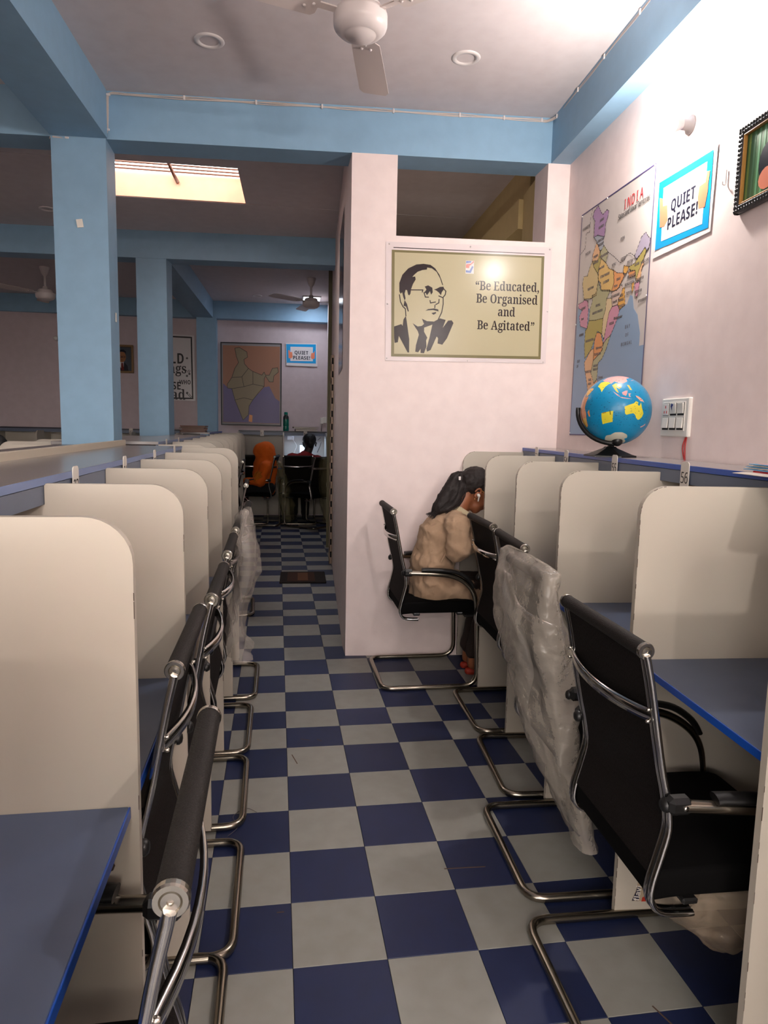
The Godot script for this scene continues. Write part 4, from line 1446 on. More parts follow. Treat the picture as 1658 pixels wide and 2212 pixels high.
func globe():
	var W := 1024
	var H := 512
	var im := Image.create(W, H, false, Image.FORMAT_RGB8)
	im.fill(Color(0.03, 0.50, 0.68))
	var lands := [
		[Color(0.86, 0.80, 0.22), [113, -22, 122, -18, 129, -15, 132, -11, 137, -12, 136, -16, 140, -17, 142, -11, 146, -19, 153, -26, 153, -32, 150, -37, 146, -39, 140, -37, 136, -33, 131, -31, 124, -33, 118, -35, 115, -33]],
		[Color(0.87, 0.80, 0.25), [68, 24, 73, 18, 77, 8, 80, 13, 82, 17, 88, 22, 92, 24, 88, 28, 78, 33, 72, 33]],
		[Color(0.88, 0.62, 0.60), [92, 22, 98, 28, 105, 22, 112, 21, 121, 28, 122, 38, 130, 42, 135, 50, 120, 53, 100, 50, 82, 47, 74, 39, 80, 32, 90, 28]],
		[Color(0.86, 0.72, 0.28), [94, 18, 98, 8, 101, 3, 104, 1, 102, 7, 100, 13, 105, 9, 109, 12, 107, 20, 100, 22]],
		[Color(0.86, 0.60, 0.60), [95, 5, 104, -3, 106, -6, 102, -4, 97, 2]],
		[Color(0.87, 0.58, 0.58), [109, 2, 114, 5, 118, 6, 117, 0, 115, -4, 110, -2]],
		[Color(0.86, 0.60, 0.60), [105, -6, 112, -7, 118, -8, 126, -9, 118, -9, 108, -8]],
		[Color(0.86, 0.60, 0.55), [119, 1, 124, 1, 121, -2, 123, -5, 120, -5]],
		[Color(0.88, 0.60, 0.50), [131, -1, 138, -2, 145, -5, 150, -9, 146, -8, 141, -9, 138, -7, 133, -4]],
		[Color(0.86, 0.70, 0.30), [118, 18, 122, 18, 124, 12, 126, 8, 122, 8, 120, 14]],
		[Color(0.86, 0.62, 0.62), [130, 32, 136, 35, 141, 40, 142, 44, 138, 37, 131, 34]],
		[Color(0.86, 0.56, 0.36), [-17, 14, -10, 30, 10, 36, 32, 31, 43, 12, 51, 11, 40, -5, 40, -16, 34, -25, 27, -34, 18, -34, 12, -18, 9, 0, 4, 6, -8, 5]],
		[Color(0.86, 0.70, 0.30), [18, -34, 32, -28, 34, -22, 26, -18, 14, -20]],
		[Color(0.90, 0.56, 0.32), [44, -16, 50, -14, 47, -25, 44, -24]],
		[Color(0.90, 0.68, 0.40), [35, 30, 48, 30, 56, 26, 60, 22, 52, 15, 44, 13]],
		[Color(0.84, 0.66, 0.64), [30, 68, 60, 70, 100, 76, 140, 72, 178, 68, 160, 60, 140, 54, 120, 53, 80, 52, 55, 52, 30, 58]],
		[Color(0.85, 0.70, 0.40), [-9, 37, 0, 43, 8, 54, 25, 58, 30, 66, 42, 66, 50, 52, 50, 45, 38, 45, 28, 40, 20, 38, 12, 44]],
		[Color(0.88, 0.60, 0.58), [166, -46, 172, -41, 175, -36, 178, -38, 174, -43, 169, -47]],
		[Color(0.86, 0.60, 0.58), [-80, 8, -60, 10, -35, -6, -40, -22, -58, -38, -70, -54, -74, -48, -70, -20, -81, -5]],
		[Color(0.85, 0.75, 0.40), [-125, 48, -120, 35, -105, 20, -95, 16, -83, 9, -88, 21, -97, 26, -82, 29, -75, 40, -60, 47, -60, 58, -90, 68, -130, 70, -165, 66, -150, 58]],
		[Color(0.80, 0.79, 0.72), [-180, -90, -180, -78, -150, -76, -110, -73, -70, -66, -58, -64, -62, -74, -30, -78, -10, -71, 20, -70, 50, -67, 70, -69, 90, -66, 120, -66, 150, -69, 168, -73, 165, -78, 180, -78, 180, -90]],
		[Color(0.83, 0.78, 0.20), [66, -46, 90, -46, 94, -28, 72, -28]]]
	for l in lands:
		var poly := []
		for k in range(0, l[1].size(), 2):
			poly.append(Vector2((l[1][k] + 180.0) / 360.0 * W, (90.0 - l[1][k + 1]) / 180.0 * H))
		fill_poly(im, poly, l[0])
	fill_poly(im, pts2([760, 330, 764, 330, 764, 352, 760, 352], 1.0), Color(0.30, 0.36, 0.10))
	fill_poly(im, pts2([722, 335, 742, 335, 742, 340, 722, 340], 1.0), Color(0.62, 0.50, 0.10))
	var rng := RandomNumberGenerator.new()
	rng.seed = 77
	for k in 420:
		im.fill_rect(Rect2i(rng.randi_range(480, 1010), rng.randi_range(120, 420), rng.randi_range(2, 8), rng.randi_range(1, 2)), Color(0.05, 0.22, 0.32))
	var m = gloss("globe_print", Color.WHITE, 0.22)
	m.albedo_texture = ImageTexture.create_from_image(im)
	m.clearcoat_enabled = true
	m.clearcoat = 0.5
	var c := Vector3(1.336, 1.436, -2.69)
	var R := 0.140
	var t := thing("globe", "large blue desk globe on a black stand on the right shelf", "globe")
	# axis tilted away from the viewer, so that the south shows
	var view := (Vector3(-0.04, 1.35, 0) - c).normalized()
	var east := Vector3.UP.cross(view).normalized()
	var south_look := deg_to_rad(-27.0)
	var pole := (Vector3.UP * cos(south_look) + view * sin(south_look)).normalized()
	pole = pole.rotated(view, 0.10)
	var xaxis := (view - pole * view.dot(pole)).normalized()
	var B := Basis(xaxis, pole, xaxis.cross(pole))
	var lon0 := deg_to_rad(98.0)
	var s := S()
	var nu := 64
	var nv := 32
	var f := func(i: int, j: int):
		var lon: float = TAU * i / nu - PI
		var lat: float = PI / 2 - PI * j / nv
		var d: float = lon - lon0
		# east is to the viewer's right
		var e := xaxis * cos(d) * cos(lat) + pole.cross(xaxis) * sin(d) * cos(lat) + pole * sin(lat)
		return c + e * R
	for j in nv:
		for i in nu:
			var q := [f.call(i, j), f.call(i, j + 1), f.call(i + 1, j + 1), f.call(i + 1, j)]
			var u := [Vector2(float(i) / nu, float(j) / nv), Vector2(float(i) / nu, float(j + 1) / nv), Vector2(float(i + 1) / nu, float(j + 1) / nv), Vector2(float(i + 1) / nu, float(j) / nv)]
			for k in [[0, 1, 2], [0, 2, 3]]:
				var n = (q[k[1]] - q[k[0]]).cross(q[k[2]] - q[k[0]])
				if n.length() < 1e-9:
					continue
				s.set_smooth_group(1)
				for w in [0, 2, 1]:
					s.set_uv(u[k[w]])
					s.add_vertex(q[k[w]])
	part("globe_ball", s, m, t)
	s = S()
	var arc := []
	for k in 15:
		var a := deg_to_rad(lerpf(-176.0, -58.0, k / 14.0))
		var ax := pole.cross(view).normalized()
		var dir := (pole * -cos(deg_to_rad(k * 7.0 - 4.0)) - east * sin(deg_to_rad(k * 7.0 - 4.0))).normalized()
		arc.append(c + dir * (R + 0.010))
	sweep(s, arc, [Vector2(-0.009, -0.003), Vector2(0.009, -0.003), Vector2(0.009, 0.003), Vector2(-0.009, 0.003)], view)
	part("meridian_arm", s, "plastic_black", t)
	s = S()
	lathe(s, [Vector2(0.0, -0.016), Vector2(0.010, -0.014), Vector2(0.020, -0.006), Vector2(0.022, 0.004)], Transform3D(B, c - pole * (R + 0.004)), 14)
	part("pole_cap", s, "plastic_black", t)
	s = S()
	var bx := c.x - 0.012
	lathe(s, [Vector2(0.0, 1.288), Vector2(0.022, 1.288), Vector2(0.03, 1.281), Vector2(0.085, 1.258), Vector2(0.105, 1.2525), Vector2(0.105, 1.247)], Transform3D(Basis(Vector3.UP, 0.5), Vector3(bx, 0, c.z - 0.006)), 6, -1)
	box(s, Vector3(c.x - 0.012, 1.285, c.z), Vector3(0.024, 0.02, 0.02), 0.004)
	part("stand", s, "plastic_black", t)


func book(called, label, at: Vector3, size: Vector3, yaw: float, cover, tilt := 0.0, page = "paper"):
	var t := thing(called, label, "book", at, yaw)
	t.rotation.z = tilt
	var s := S()
	var c := 0.0018
	box(s, Vector3(0, c / 2, 0), Vector3(size.x, c, size.z), 0.0003)
	box(s, Vector3(0, size.y - c / 2, 0), Vector3(size.x, c, size.z), 0.0003)
	box(s, Vector3(-size.x / 2 + c / 2, size.y / 2, 0), Vector3(c, size.y, size.z), 0.0003)
	part("cover", s, cover, t)
	s = S()
	box(s, Vector3(0.001, size.y / 2, 0), Vector3(size.x - 0.008, size.y - c * 2.0, size.z - 0.008), 0.0003)
	part("pages", s, page, t)
	return t


func shelf_things():
	globe()
	# folded charts on the right shelf, cut by the frame
	gloss("chart_paper", Color(0.84, 0.80, 0.75), 0.35)
	gloss("chart_blue", Color(0.36, 0.62, 0.80), 0.3)
	gloss("chart_pink", Color(0.85, 0.62, 0.60), 0.35)
	gloss("chart_green", Color(0.66, 0.72, 0.42), 0.35)
	gloss("chart_red", Color(0.80, 0.20, 0.24), 0.35)
	var y := 1.247
	var t := thing("folded_chart", "lower folded chart with a curled white corner overhanging the right shelf edge", "chart", Vector3(1.315, y, -1.50), -0.1)
	var s := S()
	var strip := func(st, x0, x1, z0, z1, h): box(st, Vector3((x0 + x1) / 2, h, (z0 + z1) / 2), Vector3(x1 - x0, 0.0012, z1 - z0), 0.0)
	var curl := func(u): return 0.0008 - 0.010 * maxf(0.0, (-0.11 - u) * 9.0)
	for k in 10:
		var a := lerpf(-0.15, 0.15, k / 10.0)
		var b := lerpf(-0.15, 0.15, (k + 1) / 10.0)
		quad(s, Vector3(a, curl.call(a) + 0.001, 0.24), Vector3(b, curl.call(b) + 0.001, 0.24), Vector3(b, curl.call(b) + 0.001, -0.20), Vector3(a, curl.call(a) + 0.001, -0.20), 1)
		quad(s, Vector3(a, curl.call(a), -0.20), Vector3(b, curl.call(b), -0.20), Vector3(b, curl.call(b), 0.24), Vector3(a, curl.call(a), 0.24), 2)
	part("sheet", s, "chart_paper", t)
	s = S()
	box(s, Vector3(0.02, 0.0026, 0.0), Vector3(0.20, 0.001, 0.34), 0.0)
	part("green_print", s, "chart_green", t)
	s = S()
	tube(s, [Vector3(-0.10, 0.0026, -0.18), Vector3(-0.105, 0.0026, 0.2)], 0.004, 6)
	part("red_print", s, "chart_red", t)
	t = thing("folded_chart", "upper folded blue chart with coloured panels on the right shelf near the frame edge", "chart", Vector3(1.335, y + 0.006, -1.47), -0.16)
	for k in 5:
		s = S()
		box(s, Vector3(0.0, 0.002 + 0.0035 * k, 0.0), Vector3(0.28 - 0.004 * k, 0.002, 0.50 - 0.006 * k), 0.0008)
		part("fold", s, ["chart_blue", "chart_paper", "chart_blue", "chart_paper", "chart_blue"][k], t)
	var rng := RandomNumberGenerator.new()
	rng.seed = 5
	for k in 16:
		s = S()
		var px := -0.1 + 0.065 * (k % 4)
		var pz := -0.2 + 0.1 * (k / 4)
		ball(s, Vector3(px, 0.0172, pz), Vector3(rng.randf_range(0.012, 0.028), 0.0012, rng.randf_range(0.015, 0.04)), 8, 4)
		part("colour_patch", s, ["chart_pink", "chart_green", "chart_paper", "map_amber", "chart_pink"][k % 5], t)
	# magazines on the left block
	mat("mag_red", Color(0.50, 0.16, 0.15), 0.5)
	mat("mag_pale", Color(0.60, 0.52, 0.47), 0.5)
	mat("mag_pages", Color(0.55, 0.47, 0.42), 0.7)
	mat("mag_tan", Color(0.42, 0.31, 0.22), 0.6)
	var covers := ["mag_red", "mag_pale", "mag_red", "mag_pale", "mag_tan", "mag_red"]
	var yy := 1.25
	for k in 6:
		var h: float = [0.012, 0.010, 0.014, 0.011, 0.009, 0.012][k]
		book("magazine", ["lowest magazine", "second lowest magazine", "third magazine from the bottom", "third magazine from the top", "second magazine from the top", "topmost magazine"][k] + " in the stack on the left shelf before the pilaster", Vector3(-0.96 + rng.randf_range(-0.012, 0.012), yy, -7.95 + rng.randf_range(-0.01, 0.01)), Vector3(0.27, h, 0.21), rng.randf_range(-0.12, 0.12), covers[k], 0.0, "mag_pages").set_meta("group", "stacked magazines on the left shelf")
		yy += h + 0.0005
	# bottle and books on the far shelf
	mat("bottle_teal", Color(0.03, 0.42, 0.36), 0.2)
	mat("bottle_dark", Color(0.07, 0.13, 0.13), 0.3)
	t = thing("water_bottle", "teal plastic water bottle with dark cap on the far shelf below the brown map", "bottle", Vector3(0.078, 1.262, -10.02))
	s = S()
	lathe(s, [Vector2(0.0, 0.0), Vector2(0.036, 0.0), Vector2(0.041, 0.008), Vector2(0.041, 0.05), Vector2(0.038, 0.062), Vector2(0.041, 0.075), Vector2(0.041, 0.168)], Transform3D(), 18)
	part("body", s, "bottle_teal", t)
	s = S()
	lathe(s, [Vector2(0.041, 0.168), Vector2(0.041, 0.19), Vector2(0.034, 0.212), Vector2(0.022, 0.224), Vector2(0.022, 0.232)], Transform3D(), 18)
	part("shoulder", s, "bottle_dark", t)
	s = S()
	lathe(s, [Vector2(0.025, 0.228), Vector2(0.025, 0.262), Vector2(0.018, 0.268), Vector2(0.0, 0.268)], Transform3D(), 18)
	part("cap", s, "bottle_teal", t)
	mat("book_maroon", Color(0.33, 0.09, 0.08), 0.5)
	mat("book_brown", Color(0.34, 0.23, 0.15), 0.6)
	book("book", "maroon book at the bottom of the pile on the far shelf", Vector3(0.36, 1.262, -9.98), Vector3(0.31, 0.026, 0.2), 0.04, "book_maroon").set_meta("group", "books piled on the far shelf")
	book("book", "pale paged book in the middle of the pile on the far shelf", Vector3(0.355, 1.2885, -9.98), Vector3(0.29, 0.016, 0.19), -0.05, "mag_tan").set_meta("group", "books piled on the far shelf")
	book("book", "brown open-edged book on top of the pile on the far shelf", Vector3(0.352, 1.305, -9.98), Vector3(0.35, 0.02, 0.21), 0.06, "book_brown").set_meta("group", "books piled on the far shelf")
	# the lit carrel of the man in red: wall socket with charger, phone
	t = thing("phone_charger", "white charger and cable plugged in inside the brightly lit far carrel", "charger")
	s = S()
	box(s, Vector3(0.15, 1.16, -10.315), Vector3(0.10, 0.06, 0.014), 0.003)
	part("socket_plate", s, "socket_white", t)
	s = S()
	box(s, Vector3(0.185, 1.155, -10.295), Vector3(0.028, 0.05, 0.03), 0.005)
	part("plug", s, "socket_white", t)
	s = S()
	tube(s, smooth([Vector3(0.185, 1.13, -10.285), Vector3(0.235, 1.05, -10.27), Vector3(0.21, 0.97, -10.26), Vector3(0.165, 0.86, -10.26), Vector3(0.16, 0.76, -10.2)], 5), 0.0035, 6)
	part("cable", s, "socket_white", t)
	var sc = mat("screen_glow", Color(0.9, 0.95, 1.0), 0.3)
	sc.emission_enabled = true
	sc.emission = Color(0.75, 0.88, 1.0)
	sc.emission_energy_multiplier = 1.6
	t = thing("phone", "glowing phone propped up in front of the man in red", "phone")
	s = S()
	box(s, Vector3(0.318, 0.985, -10.20), Vector3(0.085, 0.165, 0.008), 0.003, Transform3D())
	part("phone_body", s, "plastic_black", t)
	s = S()
	box(s, Vector3(0.318, 0.985, -10.1955), Vector3(0.075, 0.15, 0.0006))
	part("screen", s, "screen_glow", t)
	s = S()
	box(s, Vector3(0.318, 0.825, -10.22), Vector3(0.05, 0.15, 0.03), 0.003)
	part("prop", s, "plastic_black", t)
	# small reading light under the far shelf
	t = thing("carrel_light", "small strip light under the far shelf above the man in red", "light")
	s = S()
	box(s, Vector3(0.32, 1.232, -10.075), Vector3(0.5, 0.016, 0.03), 0.003)
	part("housing", s, "white_paint", t)
	s = S()
	box(s, Vector3(0.32, 1.2225, -10.075), Vector3(0.48, 0.004, 0.022))
	part("strip_light", s, "bulb_cool", t)
	var al := AreaLight3D.new()
	al.name = "strip_light_lamp"
	al.area_size = Vector2(0.48, 0.022)
	al.light_color = Color(0.72, 0.84, 1.0)
	al.light_energy = CARREL
	al.shadow_enabled = true
	al.area_range = 20
	al.position = Vector3(0.32, 1.219, -10.075)
	al.rotation.x = -PI / 2 - 0.4
	t.add_child(al)


# ---------- ceiling ----------
func fan(called, label, at: Vector3, angles: Array, rod: float, rad: float, size: float, tip := 0.6):
	var t := thing(called, label, "ceiling fan")
	var F := Transform3D(Basis(), at)
	var s := S()
	# motor shell: at is the middle of the blade plane
	var k := size
	lathe(s, [Vector2(0.0, -0.062), Vector2(0.058, -0.062), Vector2(0.062, -0.056), Vector2(0.066, -0.056), Vector2(0.085, -0.05), Vector2(0.104, -0.032), Vector2(0.108, -0.018), Vector2(0.108, 0.012)].map(func(v): return v * k), F, 28)
	part("motor_bowl", s, "fan_white", t)
	s = S()
	lathe(s, [Vector2(0.108, 0.012), Vector2(0.106, 0.024), Vector2(0.082, 0.034), Vector2(0.082, 0.050), Vector2(0.07, 0.062), Vector2(0.03, 0.07), Vector2(0.026, 0.10), Vector2(0.0, 0.10)].map(func(v): return v * k), F, 28)
	part("motor_top", s, "fan_white", t)
	s = S()
	lathe(s, [Vector2(0.013, 0.09), Vector2(0.013, rod)], F, 10)
	part("down_rod", s, "fan_white", t)
	s = S()
	lathe(s, [Vector2(0.018, rod - 0.10), Vector2(0.034, rod - 0.075), Vector2(0.055, rod - 0.01), Vector2(0.055, rod)], F, 18)
	part("canopy", s, "fan_white", t)
	for a in angles:
		var r := deg_to_rad(a)
		var B := Basis(Vector3(cos(r), 0, sin(r)), Vector3.UP, Vector3(-sin(r), 0, cos(r)))
		B = B * Basis(Vector3(1, 0, 0), deg_to_rad(9))
		var G := Transform3D(B, at + Vector3(0, 0.012 * k, 0))
		s = S()
		var poly := []
		for q in [[0.165, -0.045], [0.18, -0.062], [0.30, -0.066], [tip - 0.03, -0.072], [tip, -0.055], [tip, 0.055], [tip - 0.03, 0.072], [0.30, 0.066], [0.18, 0.062], [0.165, 0.045]]:
			poly.append(Vector2(q[0], q[1]) * Vector2(1, k))
		prism(s, poly, G * Transform3D(Basis(Vector3(1, 0, 0), PI / 2), Vector3(0, 0.001, 0)), 0.003)
		var bl := part("fan_blade", s, "fan_blade", t)
		s = S()
		box(s, Vector3(0.15, 0.002, 0), Vector3(0.11, 0.006, 0.034 * k), 0.002, G)
		part("blade_iron", s, "fan_blade", bl)
		for q in [[0.185, 0.0], [0.215, -0.018], [0.215, 0.018]]:
			s = S()
			ball(s, G * Vector3(q[0], -0.003, q[1]), Vector3(0.007, 0.005, 0.007), 8, 4)
			part("rivet", s, "fan_white", bl)


func downlight(x: float, z: float, label: String):
	var t := thing("downlight", label, "ceiling light", Vector3(x, CEIL, z))
	var s := S()
	lathe(s, [Vector2(0.042, 0.004), Vector2(0.046, -0.006), Vector2(0.060, -0.006), Vector2(0.068, -0.001), Vector2(0.068, 0.004)], Transform3D(), 28)
	part("rim", s, "white_paint", t)
	s = S()
	lathe(s, [Vector2(0.0, 0.0), Vector2(0.044, 0.0)], Transform3D(), 24)
	part("diffuser", s, "diffuser_grey", t)


func ceiling_things():
	mat("fan_white", Color(0.87, 0.83, 0.82), 0.35)
	mat("fan_blade", Color(0.85, 0.80, 0.78), 0.4)
	mat("diffuser_grey", Color(0.66, 0.65, 0.65), 0.5)
	mat("cable_white", Color(0.78, 0.73, 0.70), 0.5)
	fan("ceiling_fan", "white ceiling fan nearest the camera, cut by the top of the picture", Vector3(0.264, 2.858, -2.77), [163, 44, -77], 0.205, 0.11, 0.94)
	fan("ceiling_fan", "dim white ceiling fan in front of the lit ceiling panel at the far right", Vector3(0.348, 2.775, -8.4), [20, 140, 260], 0.288, 0.1, 0.92)
	fan("ceiling_fan", "dim white ceiling fan at the far left beside the near blue column", Vector3(-2.645, 2.755, -8.55), [10, 130, 250], 0.31, 0.1, 0.95)
	downlight(-0.347, -3.432, "round unlit ceiling downlight left of the nearest fan")
	downlight(0.824, -3.351, "round unlit ceiling downlight right of the nearest fan")
	downlight(-1.90, -6.248, "round unlit downlight on the far ceiling left of the near column")
	downlight(-0.315, -9.684, "round unlit downlight on the dark ceiling before the far wall")
	# lit panel behind the far fan
	var t := thing("ceiling_panel_light", "lit square ceiling light behind the far right fan", "ceiling light")
	var c := Vector3(0.413, CEIL - 0.008, -9.70)
	var s := S()
	box(s, c, Vector3(0.25, 0.016, 0.38), 0.003)
	part("housing", s, "white_paint", t)
	s = S()
	box(s, c + Vector3(0, -0.009, 0), Vector3(0.22, 0.004, 0.35))
	part("panel_light", s, "bulb_cool", t)
	var al := AreaLight3D.new()
	al.name = "panel_light_lamp"
	al.area_size = Vector2(0.22, 0.35)
	al.light_color = Color(0.90, 0.94, 1.0)
	al.light_energy = PANEL
	al.shadow_enabled = true
	al.area_range = 25
	al.position = c + Vector3(0, -0.014, 0)
	al.rotation.x = -PI / 2
	t.add_child(al)
	# clipped cable run under the ceiling
	t = thing("cable_run", "white clipped cable run along the blue beams under the ceiling", "cable")
	var fz := func(x): return -3.945 + 0.0627 * (x - 0.27)
	var rx := func(z): return 1.455 - 0.047 * (z + 3.5)
	for k in 3:
		s = S()
		var line := []
		var o := 0.004 * k
		line.append_array([Vector3(-1.222, 2.815 + o * 0.3, -4.05), Vector3(-1.20, 2.823 - o, -4.03 + o * 0.3), Vector3(-1.1, 2.820 - o, -4.028), Vector3(-0.99, 2.822 - o, -4.024), Vector3(-0.945 + o, 2.84, -4.022), Vector3(-0.931 + o, 2.88, -4.020), Vector3(-0.926 + o, 2.98, -4.018), Vector3(-0.923 + o, 3.035, -4.016), Vector3(-0.895, 3.054 - o, fz.call(-0.895) + 0.006)])
		for i in 24:
			var x := -0.83 + i * 0.0965
			line.append(Vector3(x, 3.050 - o - 0.003 * sin(i * 1.3 + k * 2.0) * (1.0 if i % 4 != 1 else 0.2), fz.call(x) + 0.008))
		line.append(Vector3(1.425, 3.046 - o, fz.call(1.43) + 0.012))
		for i in 16:
			var z := -3.80 + i * 0.13
			line.append(Vector3(rx.call(z) - 0.008, 3.050 - o - 0.003 * sin(i * 1.7 + k), z))
		tube(s, smooth(line, 2), 0.0028, 6)
		part("cable", s, "cable_white", t)
	var clip := func(p: Vector3, sz: Vector3):
		var u := S()
		box(u, p, sz, 0.002)
		part("cable_clip", u, "white_paint", t)
	for x in [-0.528, -0.155, 0.193, 0.577, 0.94, 1.186, 1.397]:
		clip.call(Vector3(x, 3.047, fz.call(x) + 0.009), Vector3(0.010, 0.022, 0.012))
	for z in [-3.80, -3.50, -3.186, -2.84, -2.5]:
		clip.call(Vector3(rx.call(z) - 0.009, 3.047, z), Vector3(0.012, 0.022, 0.010))
	for p in [Vector3(-0.923, 2.87, -4.018), Vector3(-0.99, 2.818, -4.022), Vector3(-1.13, 2.816, -4.026), Vector3(-0.915, 3.04, -4.01)]:
		clip.call(p, Vector3(0.02, 0.010, 0.012))
	# door mat
	mat("mat_brown", Color(0.10, 0.06, 0.045), 0.95)
	mat("mat_rust", Color(0.24, 0.13, 0.075), 0.95)
	mat("mat_tan", Color(0.42, 0.27, 0.18), 0.95)
	t = thing("door_mat", "small brown door mat with a tan centre on the corridor floor", "mat", Vector3(0.183, 0, -6.05), -0.03)
	s = S()
	box(s, Vector3(0, 0.006, 0), Vector3(0.40, 0.012, 0.44), 0.004)
	part("mat_base", s, "mat_brown", t)
	s = S()
	box(s, Vector3(-0.015, 0.0122, 0), Vector3(0.24, 0.003, 0.36), 0.001)
	part("mat_field", s, "mat_rust", t)
	s = S()
	box(s, Vector3(0.0, 0.0135, 0), Vector3(0.09, 0.003, 0.30), 0.001)
	part("mat_centre", s, "mat_tan", t)
	# hair and lint on the vinyl
	s = S()
	tube(s, smooth([Vector3(-0.20, 0.002, -2.17), Vector3(-0.17, 0.003, -2.22), Vector3(-0.19, 0.004, -2.28), Vector3(-0.15, 0.003, -2.33), Vector3(-0.11, 0.003, -2.30)], 5), 0.0012, 4)
	tag(part("thread", s, "map_grey", self), "curly grey thread lying on the floor beside the left chair legs", "thread")


const CARREL := 0.3
const PANEL := 0.4
const REAR := 1.2
const REARWALL := 1.2
const REARPANEL := 1.5


# ---------- plastic covers ----------
# rings: [y, centre x, centre z, half depth x, half width z]
func film_bag(called, label, rings: Array, seed_: int, m, open_bottom := true, amp := 0.012):
	var nz := FastNoiseLite.new()
	nz.seed = seed_
	nz.frequency = 7.0
	nz.fractal_octaves = 4
	var nf := FastNoiseLite.new()
	nf.seed = seed_ + 9
	nf.frequency = 26.0
	nf.fractal_type = FastNoiseLite.FRACTAL_RIDGED
	var pr := []
	for r in rings:
		pr.append(r)
	# refine along the height
	var fine := []
	for i in pr.size() - 1:
		for k in 5:
			var t := k / 5.0
			var q := []
			for c in 5:
				q.append(lerpf(pr[i][c], pr[i + 1][c], t))
			fine.append(q)
	fine.append(pr[-1])
	var n := 56
	var s := S()
	var pts := []
	for r in fine:
		var row := []
		for k in n:
			var a := TAU * k / n
			var cx := signf(cos(a)) * pow(absf(cos(a)), 0.7)
			var cz := signf(sin(a)) * pow(absf(sin(a)), 0.7)
			var p := Vector3(r[1] + r[3] * cx, r[0], r[2] + r[4] * cz)
			var d := nz.get_noise_3d(p.x, p.y * 0.6, p.z) * amp * 2.0 + nf.get_noise_3d(p.x, p.y * 0.5, p.z) * amp * 0.35
			p += Vector3(cx, 0.25 * nz.get_noise_3d(p.z, p.x, p.y), cz * 0.6) * d
			row.append(p)
		pts.append(row)
	for i in fine.size() - 1:
		for k in n:
			var k2 := (k + 1) % n
			quad(s, pts[i][k2], pts[i][k], pts[i + 1][k], pts[i + 1][k2], 1)
	var top := Vector3.ZERO
	for p in pts[0]:
		top += p / n
	for k in n:
		tri(s, pts[0][k], pts[0][(k + 1) % n], top + Vector3(0, 0.004, 0), 1)
	if not open_bottom:
		var bot := Vector3.ZERO
		for p in pts[-1]:
			bot += p / n
		for k in n:
			tri(s, pts[-1][(k + 1) % n], pts[-1][k], bot - Vector3(0, 0.008, 0), 1)
	return tag(part(called, s, m, self), label, "plastic cover")


func plastics():
	for q in [["film_cloudy", Color(0.70, 0.66, 0.61, 0.50)], ["film_clear", Color(0.74, 0.70, 0.66, 0.34)], ["film_thin", Color(0.60, 0.53, 0.45, 0.45)], ["film_yellow", Color(0.58, 0.55, 0.38, 0.26)]]:
		var m = mat(q[0], q[1], 0.27)
		m.transparency = BaseMaterial3D.TRANSPARENCY_ALPHA
		m.metallic_specular = 0.6
		m.normal_enabled = true
		m.normal_texture = noise_tex(0.02, 5, Color.BLACK, Color.WHITE, 256, 41, true, 7.0)
		m.normal_scale = 0.9
		tri_map(m, 3.2)
	film_bag("plastic_cover", "cloudy grey plastic cover draped over the second office chair on the right", [[0.972, 0.712, -1.985, 0.010, 0.17], [0.955, 0.710, -1.985, 0.03, 0.212], [0.90, 0.70, -1.975, 0.042, 0.224], [0.80, 0.715, -1.965, 0.062, 0.222], [0.70, 0.74, -1.955, 0.072, 0.205], [0.60, 0.765, -1.94, 0.07, 0.182], [0.50, 0.765, -1.92, 0.06, 0.16], [0.38, 0.79, -1.90, 0.05, 0.145], [0.27, 0.83, -1.87, 0.04, 0.135], [0.15, 0.855, -1.845, 0.03, 0.125]], 3, "film_cloudy", true, 0.014)
	film_bag("plastic_cover", "torn clear plastic cover hanging from the fifth office chair on the left", [[0.985, -0.172, -3.06, 0.008, 0.05], [0.955, -0.178, -3.02, 0.026, 0.14], [0.90, -0.178, -2.99, 0.034, 0.19], [0.82, -0.168, -2.98, 0.038, 0.20], [0.73, -0.166, -2.98, 0.040, 0.19], [0.65, -0.185, -2.97, 0.034, 0.165], [0.57, -0.208, -2.95, 0.028, 0.135], [0.49, -0.218, -2.94, 0.026, 0.12], [0.42, -0.208, -2.94, 0.03, 0.125], [0.375, -0.19, -2.93, 0.05, 0.15]], 6, "film_clear", true, 0.016)
	film_bag("plastic_cover", "crumpled clear plastic bag bunched under the seat of the nearest right chair", [[0.386, 0.935, -1.36, 0.15, 0.13], [0.37, 0.935, -1.36, 0.165, 0.15], [0.34, 0.94, -1.35, 0.16, 0.145], [0.30, 0.95, -1.335, 0.13, 0.125], [0.265, 0.955, -1.32, 0.10, 0.10], [0.23, 0.965, -1.31, 0.07, 0.075], [0.205, 0.972, -1.305, 0.03, 0.04]], 14, "film_thin", false, 0.022)
	film_bag("plastic_cover", "dusty plastic cover hanging between the person in orange and the man in red", [[0.87, -0.03, -9.36, 0.01, 0.08], [0.78, -0.015, -9.36, 0.035, 0.16], [0.62, 0.03, -9.36, 0.06, 0.2], [0.45, 0.06, -9.36, 0.085, 0.2], [0.28, 0.08, -9.36, 0.09, 0.18], [0.06, 0.09, -9.36, 0.07, 0.13]], 22, "film_yellow", true, 0.02)
	film_bag("plastic_cover", "yellowish plastic cover on the chair at the far end of the corridor", [[0.93, 0.555, -9.15, 0.03, 0.1], [0.85, 0.565, -9.15, 0.06, 0.17], [0.65, 0.57, -9.2, 0.07, 0.19], [0.45, 0.585, -9.22, 0.07, 0.18], [0.25, 0.60, -9.22, 0.05, 0.15], [0.06, 0.61, -9.22, 0.04, 0.1]], 27, "film_yellow", true, 0.02)


